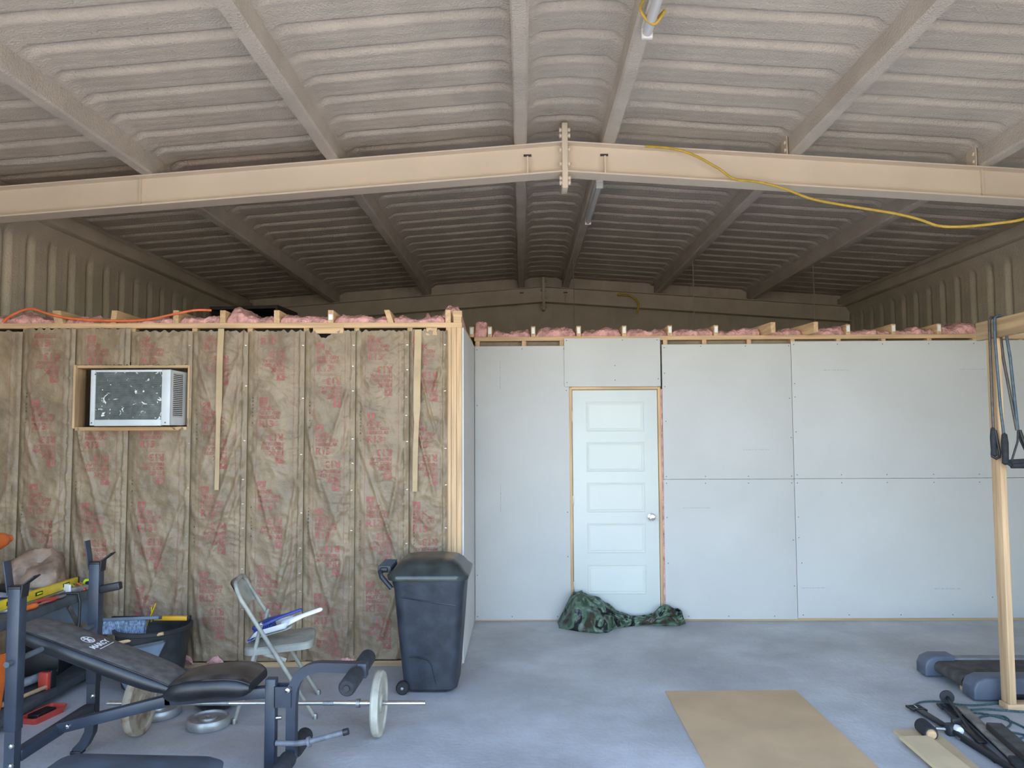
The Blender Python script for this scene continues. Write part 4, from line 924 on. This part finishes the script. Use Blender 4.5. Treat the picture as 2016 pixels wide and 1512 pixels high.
def tarp():
    HX = [(.30, .0), (.33, .06), (.38, .17), (.43, .265), (.47, .275), (.56, .255), (.65, .215), (.74, .16), (.80, .115), (.86, .085), (.93, .062), (.99, .06), (1.06, .062), (1.12, .085), (1.18, .13), (1.22, .155), (1.30, .125), (1.37, .095), (1.40, .0)]
    FY = [(.30, .22), (.45, .34), (.60, .40), (.70, .38), (.76, .26), (.90, .18), (1.05, .13), (1.2, .17), (1.33, .16), (1.40, .08)]
    def ip(T_, x):
        for a, c in zip(T_, T_[1:]):
            if a[0] <= x <= c[0]: u = (x-a[0])/(c[0]-a[0]); return a[1]+(c[1]-a[1])*u
        return T_[-1][1]
    def fn(u, v):
        x = .30+1.10*u; H = ip(HX, x); F = ip(FY, x)
        a = v*math.pi*.62 if v < .8 else math.pi*.62*.8+(v-.8)*math.pi*2.52*.4
        s = math.sin(min(v/.72, 1)*math.pi/2); back = 6.862
        y = back-F+ (F-.03)*(v/.75 if v < .75 else 1)**1.1
        z = H*(s**.75) if v < .78 else H*(1-(v-.78)/.22*.25)
        ph = noise.noise(Vector((x*5, v*2.5, 3)))
        f1 = 1-abs(noise.noise(Vector((x*7+v*2.2, v*3.2-x*2, 1))))*2; f2 = 1-abs(noise.noise(Vector((x*17-v*3, v*7, 6))))*2
        k = sm(0, .12, v)*(.35+.65*min(1, H/.12))
        z = max(.002, z+(.030*f1+.013*f2)*k-.022*k); y = min(back, y-.035*f1*k-.02*f2*k)
        return V(x+.02*ph*k, y, z if v > .001 else .002)
    b = MB(); b.grid(120, 60, fn)
    o = b.build('camouflage_tarp', M['camo'], smooth=70, origin=(.8, 6.7, .002)); tag(o, 'crumpled green camouflage tarp heaped against the door foot', 'tarp')
    md = o.modifiers.new('thickness', 'SOLIDIFY'); md.thickness = .002; md.offset = -1
tarp()

# ------------------------------------------------------------------ wooden stand with exercise bands
t = thing('wooden_stand', 'raw lumber pull-up stand of posts and a top beam on the right', 'stand', (2.90, 4.74, 0))
MB().box(2.880, 2.918, 4.700, 4.789, .038, 2.222).build('post', M['pine_z'], t, bevel=.003); MB().box(2.839, 2.879, 4.7, 4.789, .038, .30).build('post_cleat', M['pine_z'], t, bevel=.003) if False else None
MB().box(2.880, 2.918, 2.300, 2.389, .038, 2.222).build('post', M['pine_z'], t, bevel=.003)
MB().box(2.862, 3.60, 4.695, 4.784, 0, .038).build('foot_plate', M['pine_x'], t, bevel=.003); MB().box(2.862, 3.60, 2.295, 2.384, 0, .038).build('foot_plate', M['pine_x'], t, bevel=.003)
MB().box(2.862, 2.902, 2.25, 4.86, 2.222, 2.335).build('top_beam', M['oldpine_y'], t, bevel=.003)
MB().box(2.902, 3.62, 4.745, 4.783, 2.222, 2.311).build('cross_beam', M['oldpine_x'], t, bevel=.003); MB().box(3.56, 3.60, 4.700, 4.789, .038, 2.222).build('post', M['pine_z'], t, bevel=.003)
def handle_loop(t, top, s, m='black'):
    x, y, z = top
    MB().tube([(x, y, z), (x-.012*s, y-.01, z-.07), (x-.055*s, y-.012, z-.19)], .006, 8).build('strap', M[m], t, smooth=60); MB().tube([(x, y, z), (x+.02*s, y+.012, z-.07), (x+.07*s, y+.012, z-.185)], .006, 8).build('strap', M[m], t, smooth=60)
    g = MB().tube([(x-.06*s, y-.012, z-.192), (x+.075*s, y+.012, z-.187)], .015, 12).build('grip', M['rubber'], t, smooth=50)
def band(label, m, xh, yh, zend, xo, two):
    t = thing('exercise_band', label, 'exercise band', (2.88, yh, 2.34), group='exercise bands')
    pts = [(2.852+xo, yh-.004, zend), (2.850+xo*.6, yh, 1.8), (2.848, yh, 2.22), (2.850, yh, 2.33), (2.862, yh, 2.347), (2.882, yh+.004, 2.349), (2.904, yh+.008, 2.345), (2.914, yh+.01, 2.32), (2.926+.01*two, yh+.004, 2.1)]+[(2.940+.006*two, 4.622, 1.66)]
    MB().tube(pts, .0085, 8).build('tubing', M[m], t, smooth=60)
    return t
t1 = band('brown exercise band with black handles hanging leftmost on the stand', 'bandbrown', 2.85, 4.695, 1.66, -.008, 0)
MB().lathe([(.004, .08), (.012, .07), (.018, .02), (.016, -.06), (.018, -.09), (.006, -.10)], 10, (2.840, 4.69, 1.60)).build('grip', M['rubber'], t1, smooth=50); MB().tube([(2.835, 4.69, 1.52), (2.825, 4.683, 1.505), (2.845, 4.675, 1.49), (2.865, 4.68, 1.50), (2.868, 4.68, 1.53), (2.850, 4.685, 1.66)], .009, 8).build('strap', M['black'], t1, smooth=60)
t2 = band('blue exercise band with black triangle handles hanging in front of the post', 'bandblue', 2.88, 4.645, 1.62, .022, 1)
handle_loop(t2, (2.946, 4.620, 1.665), 1.0); MB().lathe([(.004, .09), (.015, .08), (.020, .03), (.018, -.06), (.020, -.09), (.008, -.10)], 10, (2.874, 4.636, 1.555)).build('grip', M['rubber'], t2, smooth=50)
MB().tube([(2.874, 4.63, 1.47), (2.90, 4.625, 1.452), (3.0, 4.62, 1.452), (3.012, 4.62, 1.48), (2.955, 4.62, 1.66)], .010, 8).build('strap', M['black'], t2, smooth=60); MB().tube([(2.90, 4.625, 1.452), (2.995, 4.62, 1.452)], .018, 12).build('grip', M['rubber'], t2, smooth=50)

# ------------------------------------------------------------------ treadmill
t = thing('treadmill', 'blue-grey treadmill deck with a dark belt behind the wooden stand', 'treadmill', (3.5, 5.13, 0))
MB().box(2.74, 4.45, 5.33, 5.42, .055, .125).build('side_rail', M['treadtop'], t, bevel=.012); MB().box(2.90, 4.45, 4.86, 4.95, .055, .125).build('side_rail', M['treadtop'], t, bevel=.012)
def cap(y0, y1, x0, x1):
    b = MB(); b.ring_sweep([[V(x, y0, .012), V(x, y1, .012), V(x, y1, h), V(x, y1-.015, h+.012), V(x, y0+.015, h+.012), V(x, y0, h)] for x, h in ((x0, .075), (x0+.02, .115), (x0+.07, .135), (x1, .135))]); return b.build('rear_cap', M['treadblue'], t, bevel=.008)
c1 = cap(5.31, 5.44, 2.70, 2.90); c2 = cap(4.845, 4.985, 2.755, 3.20)
for c, yy, xx in ((c1, 5.36, 2.715), (c2, 4.90, 2.772)): MB().lathe([(.001, -.004), (.007, -.004), (.008, .004)], 8, (xx, yy, .085), 'X').build('adjuster_hole', M['black'], c)
b = MB(); n = 10; rings = []
for k in range(n+1):
    a = math.pi/2+math.pi*k/n; rings.append([V(2.80+.045*math.cos(a), y, .075+.040*math.sin(a)) for y in (4.985, 5.33)])
rings = [[V(4.45, y, .115) for y in (4.985, 5.33)]]+rings+[[V(4.45, y, .035) for y in (4.985, 5.33)]]
b.add([p for r_ in rings for p in r_], [(2*i, 2*i+1, 2*i+3, 2*i+2) for i in range(len(rings)-1)]); b.build('belt', M['belt'], t, smooth=50)
MB().box(2.86, 4.45, 4.95, 5.34, .05, .108).build('deck', M['black'], t); MB().box(4.40, 4.75, 4.82, 5.46, .0, .20).build('motor_cover', M['treadblue'], t, bevel=.03)
MB().box(2.92, 3.14, 4.842, 4.846, .02, .05).build('side_strip', M['black'], t)
tag(MB().box(2.80, 2.88, 5.02, 5.09, 0, .034).build('wood_block', M['pine_x'], bevel=.003, origin=(2.84, 5.05, 0)), 'small raw wood block under the treadmill rear', 'wood block')

# ------------------------------------------------------------------ boards on the floor
tag(MB().prism([(.905, 5.044), (.899, 3.60), (1.752, 3.60), (1.738, 5.06)], .0, .006).build('hardboard_sheet', M['hardboard'], origin=(1.3, 4.4, 0)), 'large brown hardboard sheet lying flat on the concrete', 'board')
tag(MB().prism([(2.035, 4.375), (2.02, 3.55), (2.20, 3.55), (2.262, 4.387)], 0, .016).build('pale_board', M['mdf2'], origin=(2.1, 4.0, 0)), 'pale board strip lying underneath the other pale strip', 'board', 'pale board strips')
tag(MB().prism([(2.005, 4.245), (1.985, 3.55), (2.15, 3.55), (2.165, 4.25)], .0165, .034).build('pale_board', M['mdf'], origin=(2.08, 4.0, .0165)), 'pale board strip lying on top of the other pale strip', 'board', 'pale board strips')

# ------------------------------------------------------------------ heap of black poles, clamps and rope
def G(px, py, z=0.0):
    d_ = _f+_r2*((px-1008)/FPX)-_u2*((py-756)/FPX); k = (z-CAM_H)/d_.z; p = Vector((0, 0, CAM_H))+d_*k; return V(round(p.x, 3), round(p.y, 3), round(p.z, 3))
t = thing('flat_metal_bar', 'worn grey flat bar with a black grip lying in the pole heap', 'bar', (2.55, 4.4, 0))
a, c = G(1892, 1392, .05), G(2003, 1497, .05); MB().bar(a, c, .055, .016).build('bar', M['worngrey'], t, bevel=.003); dd = (c-a).normalized(); MB().bar(c-dd*.02, c+dd*.22, .075, .035).build('grip', M['rubber'], t, bevel=.008)
MB().bar(a+V(.02, 0, -.035), c+V(.02, 0, -.035), .03, .028).build('under_rail', M['black'], t)
t = thing('disc_foot_pole', 'thin black pole with a round disc foot in the pole heap', 'pole', (2.6, 4.8, 0))
a, c = G(1864, 1372, .06), G(1912, 1440, .02); MB().tube([a, c], .010, 10).build('pole', M['black'], t, smooth=50); dd = (c-a).normalized()
MB().tube([a-dd*.004, a+dd*.010], .040, 20).build('disc_foot', M['darkgrey'], t, smooth=40)
MB().tube([c, c+dd*.5], .014, 10).build('lower_pole', M['black'], t, smooth=50)
def buckle(label, p, q, w=.075):
    t = thing('buckle_strap', label, 'strap', (p.x, p.y, 0)); dd = (q-p).normalized(); sd = dd.cross(V(0, 0, 1)).normalized(); pl = MB()
    p = p+V(0, 0, .02); q = q+V(0, 0, .02)
    for f0, f1 in ((-.045, -.034), (-.018, -.008), (.010, .03)): pl.bar(p+dd*f0-sd*w/2, p+dd*f0+sd*w/2, f1-f0, .010)
    pl.bar(p-dd*.05-sd*w/2, p+dd*.035-sd*w/2, .010, .011); pl.bar(p-dd*.05+sd*w/2, p+dd*.035+sd*w/2, .010, .011)
    pl.build('buckle', M['black'], t); MB().box(-.004, .004, -.02, .02, 0, .004).move(Matrix.Translation(p+dd*-.014+V(0, 0, .004))).build('buckle_pin', M['steel'], t)
    MB().bar(p+dd*.03, q, .045, .012).build('webbing', M['black'], t, bevel=.003)
buckle('black buckle and webbing strap nearest the pale boards', G(1806, 1402), G(1862, 1437))
buckle('black buckle and strap tucked under the flat grey bar', G(1862, 1399), G(1935, 1470), .06)
t = thing('pole_grip', 'short black cylinder grip with a wooden end beside the pale boards', 'grip', (2.2, 4.4, 0))
a, c = G(1815, 1428, .04), G(1831, 1443, .04); dd = (c-a).normalized(); MB().tube([a-dd*.03, a, c, c+dd*.02], [.022, .040, .040, .034], 16).build('cylinder', M['rubber'], t, smooth=50); MB().tube([c+dd*.018, c+dd*.030], [.028, .022], 14).build('end_cap', M['pine_x'], t, smooth=40)
t = thing('pole_clamp', 'black pole with a grey clamp and white knob in the heap', 'clamp', (2.35, 4.35, 0))
a, c = G(1842, 1434, .03), G(1872, 1436, .03); MB().tube([a, c], .011, 8).build('arm', M['dullsteel'], t, smooth=50); MB().lathe([(.018, -.03), (.036, -.02), (.036, .02), (.018, .03)], 14, c, 'X').build('clamp_body', M['darkgrey'], t, smooth=40)
MB().lathe([(.001, -.05), (.020, -.046), (.024, -.02), (.02, 0)], 14, (c.x+.02, c.y-.01, c.z+.012), 'Y').build('knob', M['white'], t, smooth=40); MB().box(c.x+.01, c.x+.06, c.y, c.y+.02, c.z+.02, c.z+.055).build('lever', M['black'], t, bevel=.003)
e = G(1992, 1512, .03); dd = (e-c).normalized(); MB().tube([c, c+dd*.75], .013, 10).build('pole', M['black'], t, smooth=50)
for k, (p, q, lb) in enumerate(((( 1886, 1452), (1975, 1508), 'slim black rod nearest the pale boards in the heap'), ((1918, 1452), (1998, 1520), 'slim black rod between the grey bar and the clamp pole'))):
    a, c = G(*p, .009), G(*q, .009); dd = (c-a).normalized(); t = thing('black_rod', lb, 'rod', (a.x, a.y, 0), group='black rods'); MB().tube([a, c+dd*.2], .008, 8).build('rod', M['black'], t, smooth=50); MB().tube([a-dd*.012, a+dd*.03], .009, 8).build('end_sleeve', M['dullsteel'], t, smooth=50)
t = thing('dark_beam', 'thick dark painted beam at the right border behind the pole heap', 'beam', (2.65, 4.2, 0))
a, c = G(1958, 1440, .045), G(2060, 1530, .045); MB().bar(a, c, .085, .085).build('beam', M['darkwood'], t, bevel=.004); MB().bar(a+V(0, 0, .044), c+V(0, 0, .044), .075, .004).build('worn_face', M['belt'], t)
rp = [(1800, 1388), (1815, 1382), (1850, 1381), (1900, 1388), (1950, 1386), (2010, 1378), (2050, 1390), (2040, 1402), (1985, 1399), (1940, 1396), (1905, 1398), (1880, 1402), (1930, 1404), (1985, 1418), (2030, 1440), (2050, 1455), (2000, 1443), (1950, 1438), (1920, 1425), (1935, 1410), (1975, 1410), (1990, 1425), (1975, 1440), (2000, 1455), (2030, 1445)]
def catmull(P, n=5):
    out = []
    for i in range(len(P)-1):
        p0, p1, p2, p3 = P[max(i-1, 0)], P[i], P[i+1], P[min(i+2, len(P)-1)]
        for k in range(n):
            u = k/n; out.append(.5*((2*p1)+(p2-p0)*u+(2*p0-5*p1+4*p2-p3)*u*u+(3*p1-p0-3*p2+p3)*u**3))
    return out+[P[-1]]
tag(MB().tube(catmull([G(x, y, .007) for x, y in rp]), .0055, 6).build('rope', M['rope'], smooth=70), 'green rope lying in loops on the floor near the stand', 'rope')

# ------------------------------------------------------------------ overhead: lights, cords, wires, box
def strip_light(y0, y1, label):
    px = PUR[3]+.01; z = raf_z(PUR[3]); t = thing('tube_light', label, 'light fixture', (px, (y0+y1)/2, z), group='tube lights under the ridge purlin')
    MB().box(px-.03, px+.03, y0, y1, z-.028, z-.001).build('housing', M['white'], t, bevel=.004)
    MB().tube([(px, y0+.03, z-.052), (px, y1-.03, z-.052)], .026, 14).build('tube', M['tubeglass'], t, smooth=50)
    for y in (y0, y1-.03): MB().box(px-.030, px+.030, y, y+.03, z-.082, z-.028).build('end_holder', M['white'], t, bevel=.005)
strip_light(2.75, 3.97, 'near tube light under the ridge purlin at the top of the photo'); strip_light(6.45, 7.64, 'far tube light under the ridge purlin behind the rafter')
def cord(nm, m, pts, r, label, cat='cord'): return tag(MB().tube(catmull(pts, 6), r, 8).build(nm, M[m], smooth=70), label, cat)
yc = [(1270, 288, 5.60), (1320, 292, 5.60), (1365, 305, 5.60), (1415, 332, 5.60), (1445, 352, 5.60), (1490, 358, 5.60), (1540, 370, 5.58), (1600, 392, 5.55), (1680, 407, 5.5), (1760, 420, 5.45), (1810, 432, 5.4), (1850, 445, 5.36), (1900, 446, 5.3), (1960, 440, 5.25), (2020, 430, 5.2), (2090, 400, 5.2)]
cord('extension_cord', 'cordyellow', [at(*p) for p in yc], .010, 'yellow extension cord draped along the cream rafter')
cord('lamp_cord', 'cordyellow', [V(PUR[3]-.045, 3.2, 3.80), V(PUR[3]-.04, 3.6, 3.79), V(PUR[3]-.05, 3.78, 3.80), V(PUR[3]+.02, 3.81, 3.735), V(PUR[3]+.075, 3.80, 3.80), V(PUR[3]+.06, 3.9, 3.82)], .008, 'yellow and black cord tied around the near tube light')
cord('yellow_cable', 'cordyellow', [at(1215, 580, 11.4), at(1240, 582, 11.38), at(1254, 592, 11.38), at(1257, 604, 11.38), at(1253, 618, 11.38)], .016, 'short yellow cable hooked over the far end rafter', 'cable')
cord('orange_cord', 'cordorange', [WM @ V(x, y, z) for x, y, z in ((-3.32, -.012, 2.475), (-3.26, -.02, 2.52), (-3.13, -.012, 2.572), (-2.98, -.012, 2.53), (-2.80, -.012, 2.497), (-2.55, -.012, 2.484), (-2.30, -.012, 2.490), (-2.10, -.012, 2.53), (-1.95, .02, 2.565), (-1.85, .06, 2.57))], .009, 'orange extension cord looped over the left room joists')
def hang(x, y, z0, z1, lb): cord('hanging_wire', 'wire', [V(x, y, z0), V(x+.004, y, (z0+z1)/2), V(x-.006, y, z1)], .004, lb, 'wire')
hang(PUR[3]+.0, 9.7, raf_z(PUR[3])+.004, 2.60, 'thin wire hanging straight below the ridge purlin')
hang(PUR[4], 9.13, raf_z(PUR[4])+.004, 2.60, 'thin wire hanging below the first purlin right of the ridge')
hang(PUR[5], 9.05, raf_z(PUR[5])+.004, 2.60, 'thin wire hanging near the outer right purlin')
t = thing('dark_crate', 'dark open wooden crate lying on the left room joists', 'crate', (-2.62, 7.45, 2.57), R(-6))
MB().box(-.34, .34, -.24, .24, .27, .30).build('top_board', M['darkwood'], t, local=True); MB().box(-.34, -.32, -.24, .24, 0, .27).build('side_board', M['darkwood'], t, local=True); MB().box(.32, .34, -.24, .24, 0, .27).build('side_board', M['darkwood'], t, local=True); MB().box(-.32, .32, .22, .24, 0, .27).build('back_board', M['darkwood'], t, local=True); MB().box(-.32, .32, -.24, .22, 0, .02).build('bottom_board', M['darkwood'], t, local=True); MB().box(-.1, .12, -.242, -.236, .16, .20).build('label_plate', M['white'], t, local=True)
